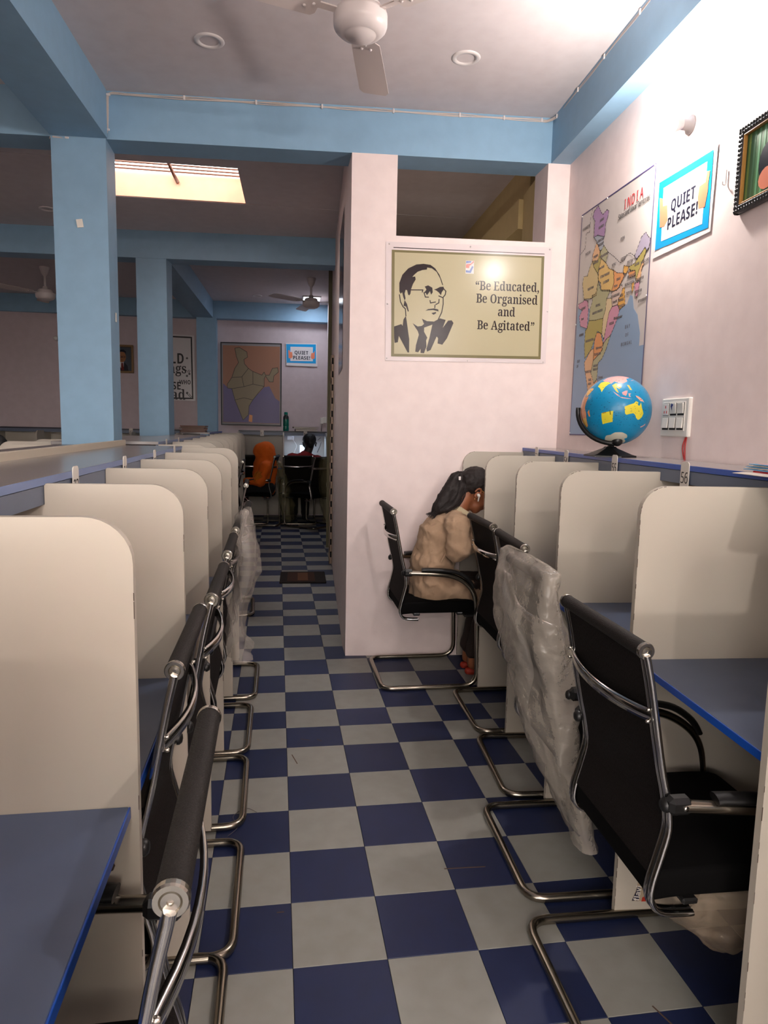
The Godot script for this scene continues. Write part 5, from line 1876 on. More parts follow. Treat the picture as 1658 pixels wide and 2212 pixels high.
# ---------- people ----------
# bones: [a, radius at a, b, radius at b]; joined by a smooth minimum and meshed as surface nets
func blob(s: SurfaceTool, bones: Array, cell: float, k: float, g: int, wob := 0.0, wf := 14.0):
	var lo := Vector3(1e9, 1e9, 1e9)
	var hi := -lo
	for b in bones:
		var r := Vector3.ONE * (maxf(b[1], b[3]) + k + cell * 3)
		lo = lo.min(b[0] - r).min(b[2] - r)
		hi = hi.max(b[0] + r).max(b[2] + r)
	var nx := int((hi.x - lo.x) / cell) + 2
	var ny := int((hi.y - lo.y) / cell) + 2
	var nzz := int((hi.z - lo.z) / cell) + 2
	var f := PackedFloat32Array()
	f.resize(nx * ny * nzz)
	f.fill(1.0)
	var sx := ny * nzz
	for b in bones:
		var a: Vector3 = b[0]
		var d: Vector3 = b[2] - a
		var dd := maxf(d.length_squared(), 1e-12)
		var ra: float = b[1]
		var rd: float = b[3] - ra
		var r := Vector3.ONE * (maxf(b[1], b[3]) + k + cell * 2)
		var i0 := Vector3i(((a.min(b[2]) - r) - lo) / cell).max(Vector3i.ZERO)
		var i1 := Vector3i(((a.max(b[2]) + r) - lo) / cell).min(Vector3i(nx - 1, ny - 1, nzz - 1))
		for i in range(i0.x, i1.x + 1):
			for j in range(i0.y, i1.y + 1):
				var base := i * sx + j * nzz
				for m in range(i0.z, i1.z + 1):
					var p := lo + Vector3(i, j, m) * cell - a
					var t := clampf(p.dot(d) / dd, 0.0, 1.0)
					var v := (p - d * t).length() - ra - rd * t
					var o := f[base + m]
					var h := k - absf(v - o)
					f[base + m] = minf(v, o) - (h * h / (4.0 * k) if h > 0 else 0.0)
	var ids := {}
	var verts := []
	var nz := FastNoiseLite.new()
	nz.seed = 5
	nz.frequency = wf
	var offs := [0, nzz, sx, sx + nzz, 1, nzz + 1, sx + 1, sx + nzz + 1]
	var corner := [Vector3(0, 0, 0), Vector3(0, 1, 0), Vector3(1, 0, 0), Vector3(1, 1, 0), Vector3(0, 0, 1), Vector3(0, 1, 1), Vector3(1, 0, 1), Vector3(1, 1, 1)]
	var edges := [[0, 1], [2, 3], [4, 5], [6, 7], [0, 2], [1, 3], [4, 6], [5, 7], [0, 4], [1, 5], [2, 6], [3, 7]]
	for i in nx - 1:
		for j in ny - 1:
			var base := i * sx + j * nzz
			for m in nzz - 1:
				var q := base + m
				var f0 := f[q]
				if absf(f0) > cell * 2.5:
					continue
				var neg := 0
				for o in offs:
					if f[q + o] < 0:
						neg += 1
				if neg == 0 or neg == 8:
					continue
				var p := Vector3.ZERO
				var c := 0
				for e in edges:
					var va := f[q + offs[e[0]]]
					var vb := f[q + offs[e[1]]]
					if (va < 0) != (vb < 0):
						p += corner[e[0]].lerp(corner[e[1]], va / (va - vb))
						c += 1
				ids[q] = verts.size()
				var w := lo + (Vector3(i, j, m) + p / c) * cell
				if wob > 0:
					w += Vector3(nz.get_noise_3d(w.x, w.y, w.z), nz.get_noise_3d(w.y, w.z, w.x), nz.get_noise_3d(w.z + 3.0, w.x, w.y)) * wob
				verts.append(w)
	for q in ids:
		for ax in 3:
			var st: int = [sx, nzz, 1][ax]
			var u: int = [nzz, 1, sx][ax]
			var v: int = [1, sx, nzz][ax]
			var a := f[q]
			var b := f[q + st]
			if (a < 0) == (b < 0):
				continue
			if not (ids.has(q - u) and ids.has(q - v) and ids.has(q - u - v)):
				continue
			var p0: Vector3 = verts[ids[q]]
			var p1: Vector3 = verts[ids[q - u]]
			var p2: Vector3 = verts[ids[q - u - v]]
			var p3: Vector3 = verts[ids[q - v]]
			if a < 0:
				quad(s, p0, p1, p2, p3, g)
			else:
				quad(s, p3, p2, p1, p0, g)


func bn(a: Vector3, ra: float, b: Vector3, rb: float) -> Array:
	return [a, ra, b, rb]


func hand_bones(w: Vector3, dir: Vector3, palm_down: Vector3, side: float) -> Array:
	# five fingers of unequal length, slightly curled towards the palm side
	var d := dir.normalized()
	var n := palm_down.normalized()
	var x := d.cross(n).normalized() * side
	var out := [bn(w, 0.022, w + d * 0.03, 0.022)]
	var len := [0.062, 0.072, 0.067, 0.052]
	for k in 4:
		var off := x * (0.026 - 0.0175 * k)
		var p0 := w + d * 0.035 + off * 0.8
		var p1 := w + d * 0.078 + off
		var p2: Vector3 = p1 + (d * 0.92 + n * 0.35).normalized() * len[k] * 0.5
		var p3: Vector3 = p2 + (d * 0.7 + n * 0.7).normalized() * len[k] * 0.5
		out.append(bn(p0, 0.013, p1, 0.0095))
		out.append(bn(p1, 0.0095, p2, 0.0085))
		out.append(bn(p2, 0.0085, p3, 0.007))
	var t0 := w + d * 0.03 + x * 0.024
	var t1 := t0 + (d * 0.7 + x * 0.7).normalized() * 0.034
	var t2 := t1 + (d * 0.95 + x * 0.1 + n * 0.3).normalized() * 0.028
	out.append(bn(w + d * 0.015, 0.016, t0, 0.013))
	out.append(bn(t0, 0.012, t1, 0.010))
	out.append(bn(t1, 0.010, t2, 0.008))
	return out


# skull, jaw, nose, ears; c = centre, fw = where the face looks, up = crown
func head_bones(c: Vector3, fw: Vector3, up: Vector3, k := 1.0) -> Array:
	var sd := fw.cross(up).normalized()
	var o := []
	o.append(bn(c - fw * 0.03 * k + up * 0.012 * k, 0.078 * k, c + fw * 0.022 * k + up * 0.016 * k, 0.074 * k))
	o.append(bn(c + fw * 0.03 * k - up * 0.02 * k, 0.062 * k, c + fw * 0.048 * k - up * 0.075 * k, 0.040 * k))
	o.append(bn(c + fw * 0.062 * k - up * 0.10 * k, 0.022 * k, c + fw * 0.05 * k - up * 0.092 * k, 0.028 * k))
	o.append(bn(c + fw * 0.088 * k - up * 0.006 * k, 0.010 * k, c + fw * 0.108 * k - up * 0.042 * k, 0.0135 * k))
	for s in [-1.0, 1.0]:
		o.append(bn(c + fw * 0.078 * k + sd * s * 0.03 * k + up * 0.018 * k, 0.012 * k, c + fw * 0.07 * k + sd * s * 0.045 * k + up * 0.012 * k, 0.011 * k))
		o.append(bn(c + fw * 0.07 * k + sd * s * 0.036 * k - up * 0.04 * k, 0.022 * k, c + fw * 0.066 * k + sd * s * 0.03 * k - up * 0.05 * k, 0.02 * k))
	o.append(bn(c + fw * 0.087 * k + sd * 0.016 * k - up * 0.068 * k, 0.0085 * k, c + fw * 0.087 * k - sd * 0.016 * k - up * 0.068 * k, 0.0085 * k))
	return o


func ear_bones(c: Vector3, fw: Vector3, up: Vector3, s: float, k := 1.0) -> Array:
	var sd := fw.cross(up).normalized() * s
	var e := c - fw * 0.004 * k - up * 0.03 * k + sd * 0.080 * k
	var o := []
	var last := Vector3.ZERO
	for i in 9:
		var a := deg_to_rad(-70.0 + 250.0 * i / 8)
		var p := e + fw * (0.015 * cos(a)) * k - fw * 0.006 * k + up * (0.026 * sin(a)) * k + sd * (0.006 - 0.004 * cos(a)) * k
		if i > 0:
			o.append(bn(last, 0.0048 * k, p, 0.0048 * k))
		last = p
	o.append(bn(e - fw * 0.004 * k, 0.010 * k, e - fw * 0.006 * k - up * 0.016 * k, 0.009 * k))
	return o


func face_parts(c: Vector3, fw: Vector3, up: Vector3, t, k := 1.0):
	var sd := fw.cross(up).normalized()
	for s in [-1.0, 1.0]:
		var st := S()
		ball(st, c + (fw * 0.076 + sd * s * 0.031 - up * 0.004) * k, Vector3.ONE * 0.0125 * k, 12, 8)
		var e := part("eye", st, "eye_white", t)
		st = S()
		ball(st, c + (fw * 0.0845 + sd * s * 0.031 - up * 0.005) * k, Vector3.ONE * 0.0058 * k, 10, 6)
		part("iris", st, "hair_dark", e)
		st = S()
		tube(st, smooth([c + (fw * 0.088 + sd * s * 0.015 + up * 0.02) * k, c + (fw * 0.087 + sd * s * 0.032 + up * 0.026) * k, c + (fw * 0.075 + sd * s * 0.048 + up * 0.02) * k], 4), 0.004 * k, 6)
		part("eyebrow", st, "hair_dark", t)
	var st2 := S()
	tube(st2, smooth([c + (fw * 0.088 + sd * 0.022 - up * 0.066) * k, c + (fw * 0.0965 - up * 0.065) * k, c + (fw * 0.088 - sd * 0.022 - up * 0.066) * k], 4), 0.0042 * k, 6)
	part("lips", st2, "lip_tone", t)


func strands(s: SurfaceTool, spine: Array, radii: Array, n: int, r: float, seed_: int):
	var rng := RandomNumberGenerator.new()
	rng.seed = seed_
	for k in n:
		var a := rng.randf() * TAU
		var rr := rng.randf_range(0.75, 1.06)
		var w := rng.randf_range(-0.5, 0.5)
		var line := []
		for i in spine.size():
			var b := a + w * i * 0.5
			var d: Vector3 = (spine[mini(i + 1, spine.size() - 1)] - spine[maxi(i - 1, 0)]).normalized()
			var u := d.cross(Vector3(0, 0, 1)).normalized()
			var v := d.cross(u)
			line.append(spine[i] + (u * cos(b) + v * sin(b)) * radii[i] * rr + Vector3(rng.randf_range(-1, 1), rng.randf_range(-1, 1), 0) * 0.003)
		var sc := []
		var sm := smooth(line, 3)
		for i in sm.size():
			sc.append(1.0 - 0.75 * float(i) / sm.size())
		tube(s, sm, r, 5, sc)


func Z(p: Vector3, z: float) -> Vector3:
	return Vector3(p.x, p.y, z)


func people():
	for q in [["skin_brown", Color(0.56, 0.335, 0.215), 0.5], ["skin_dark", Color(0.20, 0.13, 0.10), 0.6], ["hair_dark", Color(0.10, 0.058, 0.05), 0.7], ["hair_black", Color(0.03, 0.027, 0.03), 0.6], ["eye_white", Color(0.85, 0.83, 0.80), 0.25], ["lip_tone", Color(0.50, 0.24, 0.20), 0.45], ["coat_beige", Color(0.66, 0.545, 0.44), 0.92], ["coat_pale", Color(0.72, 0.66, 0.54), 0.92], ["trouser_brown", Color(0.17, 0.12, 0.10), 0.9], ["denim_grey", Color(0.24, 0.25, 0.27), 0.9], ["slipper_red", Color(0.62, 0.15, 0.06), 0.6], ["hoodie_orange", Color(0.86, 0.38, 0.06), 0.9], ["hoodie_print", Color(0.80, 0.44, 0.05), 0.85], ["shirt_red", Color(0.50, 0.05, 0.07), 0.85], ["cloth_black", Color(0.05, 0.05, 0.055), 0.9], ["gold", Color(0.75, 0.52, 0.28), 0.3]]:
		mat(q[0], q[1], q[2])
	M["coat_beige"].rim_enabled = true
	M["coat_beige"].rim = 0.3
	woman()
	man_in_red()
	person_in_orange()
	person_at_edge()


func woman():
	var t := thing("person", "seated woman in a beige coat leaning into her carrel, with ponytail and white earbud", "person")
	var z := -3.6
	var c := Vector3(1.032, 1.030, z)
	var fw := Vector3(0.80, -0.60, 0).normalized()
	var up := Vector3(0.60, 0.80, 0).normalized()
	var v := func(x, y, dz): return Vector3(x, y, z + dz)
	var body := []
	body.append(bn(v.call(0.79, 0.50, 0.0), 0.10, v.call(0.80, 0.63, 0.0), 0.09))
	body.append(bn(v.call(0.80, 0.63, 0.0), 0.09, v.call(0.85, 0.78, 0.0), 0.095))
	body.append(bn(v.call(0.85, 0.78, 0.0), 0.09, v.call(0.905, 0.865, 0.0), 0.07))
	body.append(bn(v.call(0.895, 0.855, -0.13), 0.045, v.call(0.895, 0.855, 0.13), 0.045))
	for s in [-1.0, 1.0]:
		body.append(bn(v.call(0.895, 0.85, 0.14 * s), 0.044, v.call(0.885, 0.712, 0.165 * s), 0.036))
		body.append(bn(v.call(0.885, 0.712, 0.165 * s), 0.036, v.call(1.04, 0.778, 0.115 * s), 0.026))
		body.append(bn(v.call(0.80, 0.495, 0.06 * s), 0.075, v.call(1.11, 0.485, 0.065 * s), 0.055))
		body.append(bn(v.call(1.11, 0.48, 0.065 * s), 0.052, v.call(1.03, 0.11, 0.055 * s), 0.034))
		body.append(bn(v.call(1.025, 0.065, 0.055 * s), 0.032, v.call(1.12, 0.045, 0.06 * s), 0.026))
	var st := S()
	blob(st, body, 0.013, 0.03, 1)
	var hd := head_bones(c, fw, up, 0.98)
	hd.append(bn(v.call(0.905, 0.875, 0.0), 0.056, c - fw * 0.03 - up * 0.06, 0.05))
	blob(st, hd, 0.005, 0.02, 2)
	for s in [-1.0, 1.0]:
		blob(st, ear_bones(c, fw, up, s), 0.0028, 0.005, 3)
		blob(st, hand_bones(v.call(1.04, 0.778, 0.115 * s), Vector3(1, -0.02, -0.35 * s), Vector3(0, -1, 0), s), 0.0035, 0.006, 4)
	part("body", st, "skin_brown", t)
	face_parts(c, fw, up, t)
	# coat
	st = S()
	var coat := []
	coat.append(bn(v.call(0.785, 0.475, 0.0), 0.118, v.call(0.788, 0.62, 0.0), 0.112))
	coat.append(bn(v.call(0.788, 0.62, 0.0), 0.112, v.call(0.838, 0.77, 0.0), 0.118))
	coat.append(bn(v.call(0.838, 0.77, 0.0), 0.115, v.call(0.90, 0.845, 0.0), 0.095))
	coat.append(bn(v.call(0.79, 0.49, -0.07), 0.10, v.call(0.79, 0.49, 0.07), 0.10))
	coat.append(bn(v.call(0.80, 0.62, -0.055), 0.095, v.call(0.80, 0.62, 0.055), 0.095))
	coat.append(bn(v.call(0.885, 0.845, -0.115), 0.066, v.call(0.885, 0.845, 0.115), 0.066))
	for s in [-1.0, 1.0]:
		coat.append(bn(v.call(0.893, 0.842, 0.145 * s), 0.064, v.call(0.885, 0.725, 0.172 * s), 0.058))
		coat.append(bn(v.call(0.885, 0.722, 0.172 * s), 0.057, v.call(1.025, 0.775, 0.122 * s), 0.044))
		coat.append(bn(v.call(0.80, 0.487, 0.07 * s), 0.09, v.call(0.94, 0.487, 0.075 * s), 0.078))
		coat.append(bn(v.call(0.93, 0.480, 0.075 * s), 0.068, v.call(1.06, 0.476, 0.07 * s), 0.062))
	blob(st, coat, 0.0105, 0.026, 1, 0.015, 15.0)
	var cm := part("coat", st, "coat_beige", t)
	st = S()
	var col := []
	for k in 15:
		var a := deg_to_rad(-150.0 + 300.0 * k / 14)
		col.append(v.call(0.925 - 0.062 * cos(a) + 0.02, 0.905 - 0.05 * (1.0 - cos(a)) * 0.8 + 0.03, 0.072 * sin(a)))
	sweep(st, col, circle(0.011, 8, 0.024), up)
	part("collar", st, "coat_pale", cm)
	st = S()
	tube(st, smooth([v.call(0.80, 0.655, 0.158), v.call(0.815, 0.68, 0.154), v.call(0.828, 0.70, 0.148)], 4), 0.005, 6)
	part("pocket_edge", st, "coat_beige", cm)
	st = S()
	lathe(st, [Vector2(0.0, 0.006), Vector2(0.011, 0.005), Vector2(0.013, 0.0)], Transform3D(Basis(Vector3(1, 0, 0), Vector3(0, 0, 1), Vector3(0, -1, 0)), v.call(0.868, 0.437, 0.158)), 12)
	part("button", st, "plastic_black", cm)
	# trousers and slippers
	st = S()
	var tr := []
	for s in [-1.0, 1.0]:
		tr.append(bn(v.call(0.98, 0.495, 0.065 * s), 0.066, v.call(1.115, 0.49, 0.065 * s), 0.062))
		tr.append(bn(v.call(1.115, 0.485, 0.065 * s), 0.06, v.call(1.03, 0.14, 0.055 * s), 0.05))
	blob(st, tr, 0.012, 0.02, 1, 0.006, 12.0)
	part("trousers", st, "trouser_brown", t)
	for s in [-1.0, 1.0]:
		st = S()
		blob(st, [bn(v.call(1.0, 0.022, 0.05 * s), 0.020, v.call(1.14, 0.022, 0.06 * s), 0.022), bn(v.call(1.07, 0.05, 0.03 * s), 0.018, v.call(1.11, 0.05, 0.085 * s), 0.018), bn(v.call(1.1, 0.05, 0.06 * s), 0.026, v.call(1.13, 0.04, 0.06 * s), 0.026)], 0.008, 0.02, 1)
		part("slipper", st, "slipper_red", t)
	# hair
	st = S()
	var hair := []
	hair.append(bn(c - fw * 0.034 + up * 0.016, 0.085, c + fw * 0.02 + up * 0.030, 0.077))
	hair.append(bn(c - fw * 0.055 - up * 0.01, 0.07, c - fw * 0.065 - up * 0.05, 0.05))
	hair.append(bn(c + fw * 0.055 + up * 0.04, 0.045, c + fw * 0.03 + up * 0.05, 0.06))
	var spine := [v.call(0.935, 1.098, 0.0), v.call(0.905, 1.085, 0.01), v.call(0.875, 1.03, 0.02), v.call(0.845, 0.975, 0.025), v.call(0.815, 0.93, 0.03), v.call(0.785, 0.897, 0.03)]
	var rad := [0.024, 0.028, 0.036, 0.040, 0.036, 0.016]
	for i in spine.size() - 1:
		hair.append(bn(spine[i], rad[i], spine[i + 1], rad[i + 1]))
	hair.append(bn(v.call(0.925, 1.03, 0.03), 0.032, v.call(0.895, 0.955, 0.04), 0.028))
	hair.append(bn(v.call(0.895, 0.955, 0.04), 0.028, v.call(0.845, 0.92, 0.05), 0.022))
	blob(st, hair, 0.006, 0.012, 1, 0.006, 30.0)
	strands(st, spine + [v.call(0.765, 0.875, 0.03)], rad + [0.03], 70, 0.0022, 3)
	strands(st, [v.call(0.93, 1.06, 0.02), v.call(0.92, 1.0, 0.04), v.call(0.885, 0.95, 0.05), v.call(0.83, 0.915, 0.05)], [0.03, 0.034, 0.032, 0.03], 30, 0.002, 8)
	var hm := part("hair", st, "hair_dark", t)
	st = S()
	box(st, v.call(0.917, 1.087, 0.048), Vector3(0.012, 0.02, 0.004), 0.0015, Transform3D())
	part("hair_clip", st, "white_paint", hm)
	# glasses, earbud, earring
	st = S()
	var sd := fw.cross(up).normalized()
	var e := c - fw * 0.004 - up * 0.03 + sd * 0.086
	if e.z < c.z:
		sd = -sd
		e = c - fw * 0.004 - up * 0.03 + sd * 0.086
	for s in [-1.0, 1.0]:
		tube(st, smooth([c + sd * s * 0.082 + fw * 0.0 - up * 0.006, c + sd * s * 0.08 + fw * 0.05 - up * 0.003, c + sd * s * 0.06 + fw * 0.098 - up * 0.002], 4), 0.0022, 6)
		var rim := []
		for k in 17:
			var a := TAU * k / 16
			rim.append(c + sd * s * (0.032 + 0.026 * cos(a)) + fw * 0.1 + up * (-0.008 + 0.021 * sin(a)))
		tube(st, rim, 0.0015, 6)
	part("glasses", st, "gold", t)
	st = S()
	blob(st, [bn(e + fw * 0.002 - up * 0.006 + sd * 0.006, 0.008, e + fw * 0.006 - up * 0.008 + sd * 0.012, 0.008), bn(e + fw * 0.008 - up * 0.01 + sd * 0.013, 0.0038, e + fw * 0.020 - up * 0.032 + sd * 0.012, 0.0036)], 0.002, 0.004, 1)
	part("earbud", st, "socket_white", t)
	st = S()
	ball(st, e - up * 0.034 + sd * 0.006, Vector3(0.003, 0.005, 0.003), 8, 6)
	part("earring", st, "gold", t)


func man_in_red():
	var t := thing("person", "man with short black hair in a red top, from behind, at the bright far carrel", "person")
	var c := Vector3(0.395, 1.115, -9.70)
	var fw := Vector3(-0.25, -0.25, -0.94).normalized()
	var up := (Vector3.UP - fw * fw.y).normalized()
	var body := []
	body.append(bn(Vector3(0.27, 0.52, -9.66), 0.12, Vector3(0.30, 0.72, -9.66), 0.115))
	body.append(bn(Vector3(0.30, 0.72, -9.66), 0.115, Vector3(0.34, 0.89, -9.66), 0.10))
	body.append(bn(Vector3(0.165, 0.905, -9.66), 0.05, Vector3(0.50, 0.88, -9.66), 0.05))
	var sh := [Vector3(0.145, 0.89, -9.66), Vector3(0.52, 0.865, -9.66)]
	var el := [Vector3(0.09, 0.66, -9.74), Vector3(0.555, 0.62, -9.70)]
	var wr := [Vector3(0.20, 0.785, -9.93), Vector3(0.42, 0.785, -9.93)]
	for i in 2:
		body.append(bn(sh[i], 0.052, el[i], 0.042))
		body.append(bn(el[i], 0.042, wr[i], 0.03))
		var x: float = [0.19, 0.35][i]
		body.append(bn(Vector3(x, 0.50, -9.66), 0.085, Vector3(x, 0.49, -9.92), 0.062))
		body.append(bn(Vector3(x, 0.48, -9.92), 0.058, Vector3(x, 0.10, -9.86), 0.038))
		body.append(bn(Vector3(x, 0.06, -9.84), 0.036, Vector3(x, 0.045, -9.98), 0.03))
	var st := S()
	blob(st, body, 0.015, 0.03, 1)
	var hd := head_bones(c, fw, up, 1.05)
	hd.append(bn(Vector3(0.355, 0.93, -9.66), 0.06, c - up * 0.06 - fw * 0.02, 0.055))
	blob(st, hd, 0.006, 0.02, 2)
	for s in [-1.0, 1.0]:
		blob(st, ear_bones(c, fw, up, s, 1.1), 0.0035, 0.005, 3)
	for i in 2:
		blob(st, hand_bones(wr[i], Vector3(0.1 - 0.2 * i, 0, -1), Vector3(0, -1, 0), [1.0, -1.0][i]), 0.0045, 0.006, 4)
	part("body", st, "skin_dark", t)
	face_parts(c, fw, up, t, 1.05)
	st = S()
	var top := []
	top.append(bn(Vector3(0.27, 0.52, -9.66), 0.135, Vector3(0.30, 0.72, -9.66), 0.132))
	top.append(bn(Vector3(0.30, 0.72, -9.66), 0.132, Vector3(0.345, 0.90, -9.66), 0.105))
	top.append(bn(Vector3(0.165, 0.895, -9.66), 0.066, Vector3(0.50, 0.87, -9.66), 0.068))
	for i in 2:
		top.append(bn(sh[i], 0.067, el[i], 0.056))
		top.append(bn(el[i], 0.056, wr[i].lerp(el[i], 0.15), 0.042))
	blob(st, top, 0.014, 0.03, 1, 0.006, 12.0)
	part("shirt", st, "shirt_red", t)
	st = S()
	var tr := []
	for x in [0.19, 0.35]:
		tr.append(bn(Vector3(x, 0.505, -9.66), 0.098, Vector3(x, 0.495, -9.92), 0.074))
		tr.append(bn(Vector3(x, 0.485, -9.92), 0.07, Vector3(x, 0.10, -9.86), 0.056))
	blob(st, tr, 0.015, 0.02, 1, 0.005, 12.0)
	part("trousers", st, "cloth_black", t)
	for x in [0.19, 0.35]:
		st = S()
		blob(st, [bn(Vector3(x, 0.04, -9.83), 0.04, Vector3(x, 0.038, -9.99), 0.038)], 0.01, 0.01, 1)
		part("shoe", st, "cloth_black", t)
	st = S()
	blob(st, [bn(c - fw * 0.032 + up * 0.03, 0.09, c + fw * 0.03 + up * 0.05, 0.078), bn(c - fw * 0.06 - up * 0.02, 0.058, c - fw * 0.055 - up * 0.055, 0.045)], 0.007, 0.02, 1, 0.006, 40.0)
	part("hair", st, "hair_black", t)


func person_in_orange():
	var t := thing("person", "person in an orange hooded sweatshirt with the hood up, seated at the far left carrels", "person")
	var z := -9.42
	var v := func(x, y, dz): return Vector3(x, y, z + dz)
	var c: Vector3 = v.call(-0.215, 0.985, 0.0)
	var fw := Vector3(-0.92, -0.38, 0.05).normalized()
	var up := (Vector3.UP - fw * fw.y).normalized()
	var body := []
	body.append(bn(v.call(-0.17, 0.52, 0.0), 0.11, v.call(-0.18, 0.68, 0.0), 0.105))
	body.append(bn(v.call(-0.18, 0.68, 0.0), 0.105, v.call(-0.20, 0.80, 0.0), 0.09))
	body.append(bn(v.call(-0.20, 0.80, -0.15), 0.05, v.call(-0.20, 0.80, 0.15), 0.05))
	for s in [-1.0, 1.0]:
		body.append(bn(v.call(-0.20, 0.80, 0.16 * s), 0.05, v.call(-0.27, 0.60, 0.19 * s), 0.042))
		body.append(bn(v.call(-0.27, 0.60, 0.19 * s), 0.042, v.call(-0.47, 0.60, 0.12 * s), 0.03))
		body.append(bn(v.call(-0.18, 0.50, 0.08 * s), 0.08, v.call(-0.52, 0.49, 0.08 * s), 0.06))
		body.append(bn(v.call(-0.52, 0.48, 0.08 * s), 0.055, v.call(-0.46, 0.10, 0.08 * s), 0.038))
		body.append(bn(v.call(-0.45, 0.06, 0.08 * s), 0.034, v.call(-0.58, 0.045, 0.08 * s), 0.03))
	var st := S()
	blob(st, body, 0.015, 0.03, 1)
	var hd := head_bones(c, fw, up)
	hd.append(bn(v.call(-0.20, 0.84, 0.0), 0.055, c - up * 0.06, 0.05))
	blob(st, hd, 0.007, 0.02, 2)
	for s in [-1.0, 1.0]:
		blob(st, ear_bones(c, fw, up, s), 0.0045, 0.005, 3)
		blob(st, hand_bones(v.call(-0.47, 0.60, 0.12 * s), Vector3(-1, 0, -0.3 * s), Vector3(0, -1, 0), -s), 0.0045, 0.006, 4)
	part("body", st, "skin_dark", t)
	face_parts(c, fw, up, t)
	st = S()
	var top := []
	top.append(bn(v.call(-0.20, 0.50, 0.0), 0.135, v.call(-0.215, 0.68, 0.0), 0.15))
	top.append(bn(v.call(-0.215, 0.68, 0.0), 0.15, v.call(-0.20, 0.80, 0.0), 0.14))
	top.append(bn(v.call(-0.19, 0.79, -0.15), 0.072, v.call(-0.19, 0.79, 0.15), 0.072))
	for s in [-1.0, 1.0]:
		top.append(bn(v.call(-0.20, 0.79, 0.165 * s), 0.07, v.call(-0.27, 0.60, 0.20 * s), 0.064))
		top.append(bn(v.call(-0.27, 0.60, 0.20 * s), 0.062, v.call(-0.45, 0.60, 0.13 * s), 0.046))
	# hood: closed behind, open towards the face
	top.append(bn(c - fw * 0.025 + up * 0.015, 0.112, c + fw * 0.035 + up * 0.03, 0.105))
	top.append(bn(c - fw * 0.02, 0.118, v.call(-0.18, 0.78, 0.0), 0.14))
	top.append(bn(c - fw * 0.0 - up * 0.06, 0.115, v.call(-0.235, 0.80, 0.0), 0.125))
	blob(st, top, 0.012, 0.035, 1, 0.009, 11.0)
	var hood := part("hoodie", st, "hoodie_orange", t)
	st = S()
	var rng := RandomNumberGenerator.new()
	rng.seed = 4
	for k in 16:
		var p: Vector3 = v.call(-0.27 - 0.012 * rng.randf_range(-3, 3), 0.70 + 0.012 * rng.randf_range(-4, 4), 0.262)
		tube(st, smooth([p, p + Vector3(-0.03, -0.03, -0.004), p + Vector3(-0.05, -0.075, -0.006)], 3), 0.006, 5)
	part("sleeve_print", st, "hoodie_print", hood).set_meta("kind", "stuff")
	st = S()
	var tr := []
	for s in [-1.0, 1.0]:
		tr.append(bn(v.call(-0.17, 0.50, 0.08 * s), 0.096, v.call(-0.52, 0.495, 0.08 * s), 0.074))
		tr.append(bn(v.call(-0.52, 0.485, 0.08 * s), 0.07, v.call(-0.46, 0.11, 0.08 * s), 0.058))
	blob(st, tr, 0.015, 0.02, 1, 0.005, 12.0)
	part("trousers", st, "cloth_black", t)
	for s in [-1.0, 1.0]:
		st = S()
		blob(st, [bn(v.call(-0.44, 0.04, 0.08 * s), 0.04, v.call(-0.60, 0.038, 0.08 * s), 0.036)], 0.01, 0.01, 1)
		part("shoe", st, "cloth_black", t)


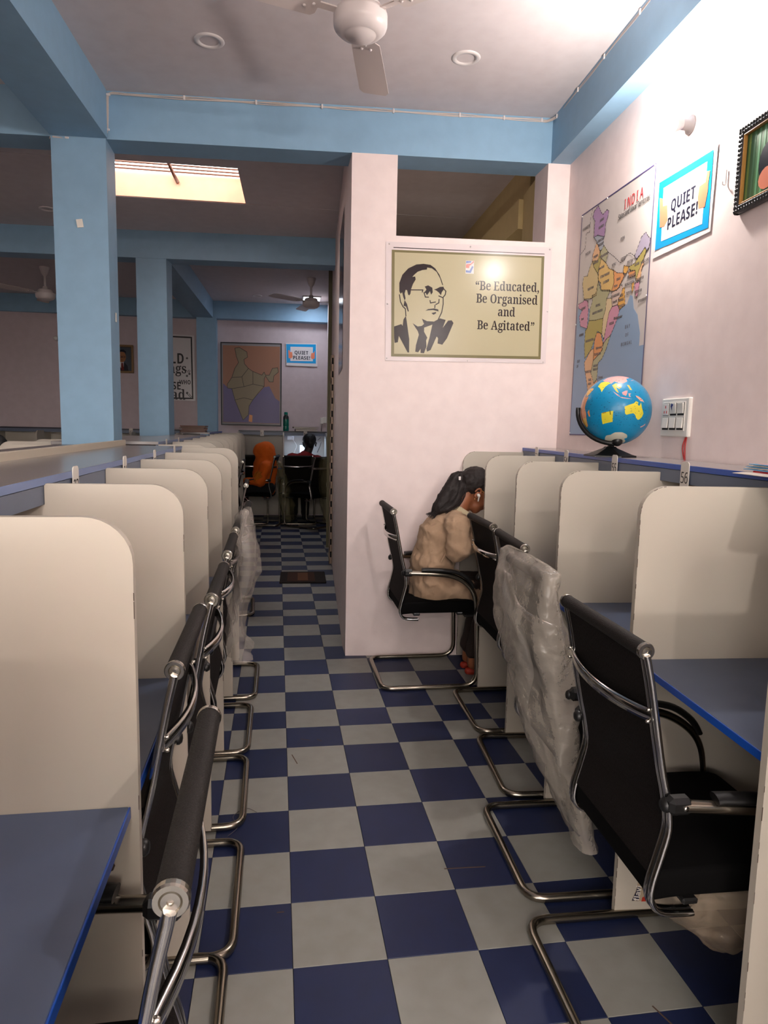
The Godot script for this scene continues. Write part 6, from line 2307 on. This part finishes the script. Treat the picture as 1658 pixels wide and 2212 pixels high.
func person_at_edge():
	var t := thing("person", "dark haired person at the far left edge, only the head above the shelf", "person")
	var c := Vector3(-2.145, 1.125, -5.5)
	var fw := Vector3(0.95, -0.3, 0).normalized()
	var up := Vector3(0.3, 0.95, 0).normalized()
	var v := func(x, y, dz): return Vector3(c.x + x, y, c.z + dz)
	var body := [bn(v.call(0.0, 0.52, 0.0), 0.12, v.call(-0.02, 0.86, 0.0), 0.11), bn(v.call(-0.02, 0.88, -0.16), 0.055, v.call(-0.02, 0.88, 0.16), 0.055)]
	for s in [-1.0, 1.0]:
		body.append(bn(v.call(-0.02, 0.88, 0.17 * s), 0.05, v.call(0.03, 0.66, 0.19 * s), 0.042))
		body.append(bn(v.call(0.03, 0.66, 0.19 * s), 0.042, v.call(0.27, 0.66, 0.12 * s), 0.03))
		body.append(bn(v.call(0.0, 0.51, 0.08 * s), 0.085, v.call(0.36, 0.50, 0.08 * s), 0.062))
		body.append(bn(v.call(0.36, 0.49, 0.08 * s), 0.058, v.call(0.32, 0.09, 0.08 * s), 0.04))
		body.append(bn(v.call(0.32, 0.05, 0.08 * s), 0.036, v.call(0.44, 0.045, 0.08 * s), 0.03))
	var st := S()
	blob(st, body, 0.016, 0.03, 1)
	var hd := head_bones(c, fw, up)
	hd.append(bn(v.call(-0.02, 0.92, 0.0), 0.06, c - up * 0.06 - fw * 0.02, 0.055))
	blob(st, hd, 0.007, 0.02, 2)
	for s in [-1.0, 1.0]:
		blob(st, ear_bones(c, fw, up, s), 0.0045, 0.005, 3)
		blob(st, hand_bones(v.call(0.27, 0.66, 0.12 * s), Vector3(1, 0, -0.3 * s), Vector3(0, -1, 0), s), 0.0045, 0.006, 4)
	part("body", st, "skin_dark", t)
	face_parts(c, fw, up, t)
	st = S()
	var top := [bn(v.call(0.0, 0.52, 0.0), 0.136, v.call(-0.02, 0.86, 0.0), 0.125), bn(v.call(-0.02, 0.88, -0.16), 0.068, v.call(-0.02, 0.88, 0.16), 0.068)]
	for s in [-1.0, 1.0]:
		top.append(bn(v.call(-0.02, 0.88, 0.17 * s), 0.064, v.call(0.03, 0.66, 0.19 * s), 0.056))
		top.append(bn(v.call(0.03, 0.66, 0.19 * s), 0.056, v.call(0.24, 0.66, 0.13 * s), 0.044))
		top.append(bn(v.call(0.0, 0.51, 0.08 * s), 0.098, v.call(0.36, 0.50, 0.08 * s), 0.075))
		top.append(bn(v.call(0.36, 0.49, 0.08 * s), 0.07, v.call(0.32, 0.10, 0.08 * s), 0.055))
	blob(st, top, 0.016, 0.03, 1, 0.006, 12.0)
	part("clothes", st, "cloth_black", t)
	st = S()
	blob(st, [bn(c - fw * 0.03 + up * 0.025, 0.094, c + fw * 0.03 + up * 0.045, 0.082), bn(c - fw * 0.06 - up * 0.02, 0.06, c - fw * 0.055 - up * 0.055, 0.045)], 0.008, 0.02, 1, 0.005, 40.0)
	part("hair", st, "hair_black", t)
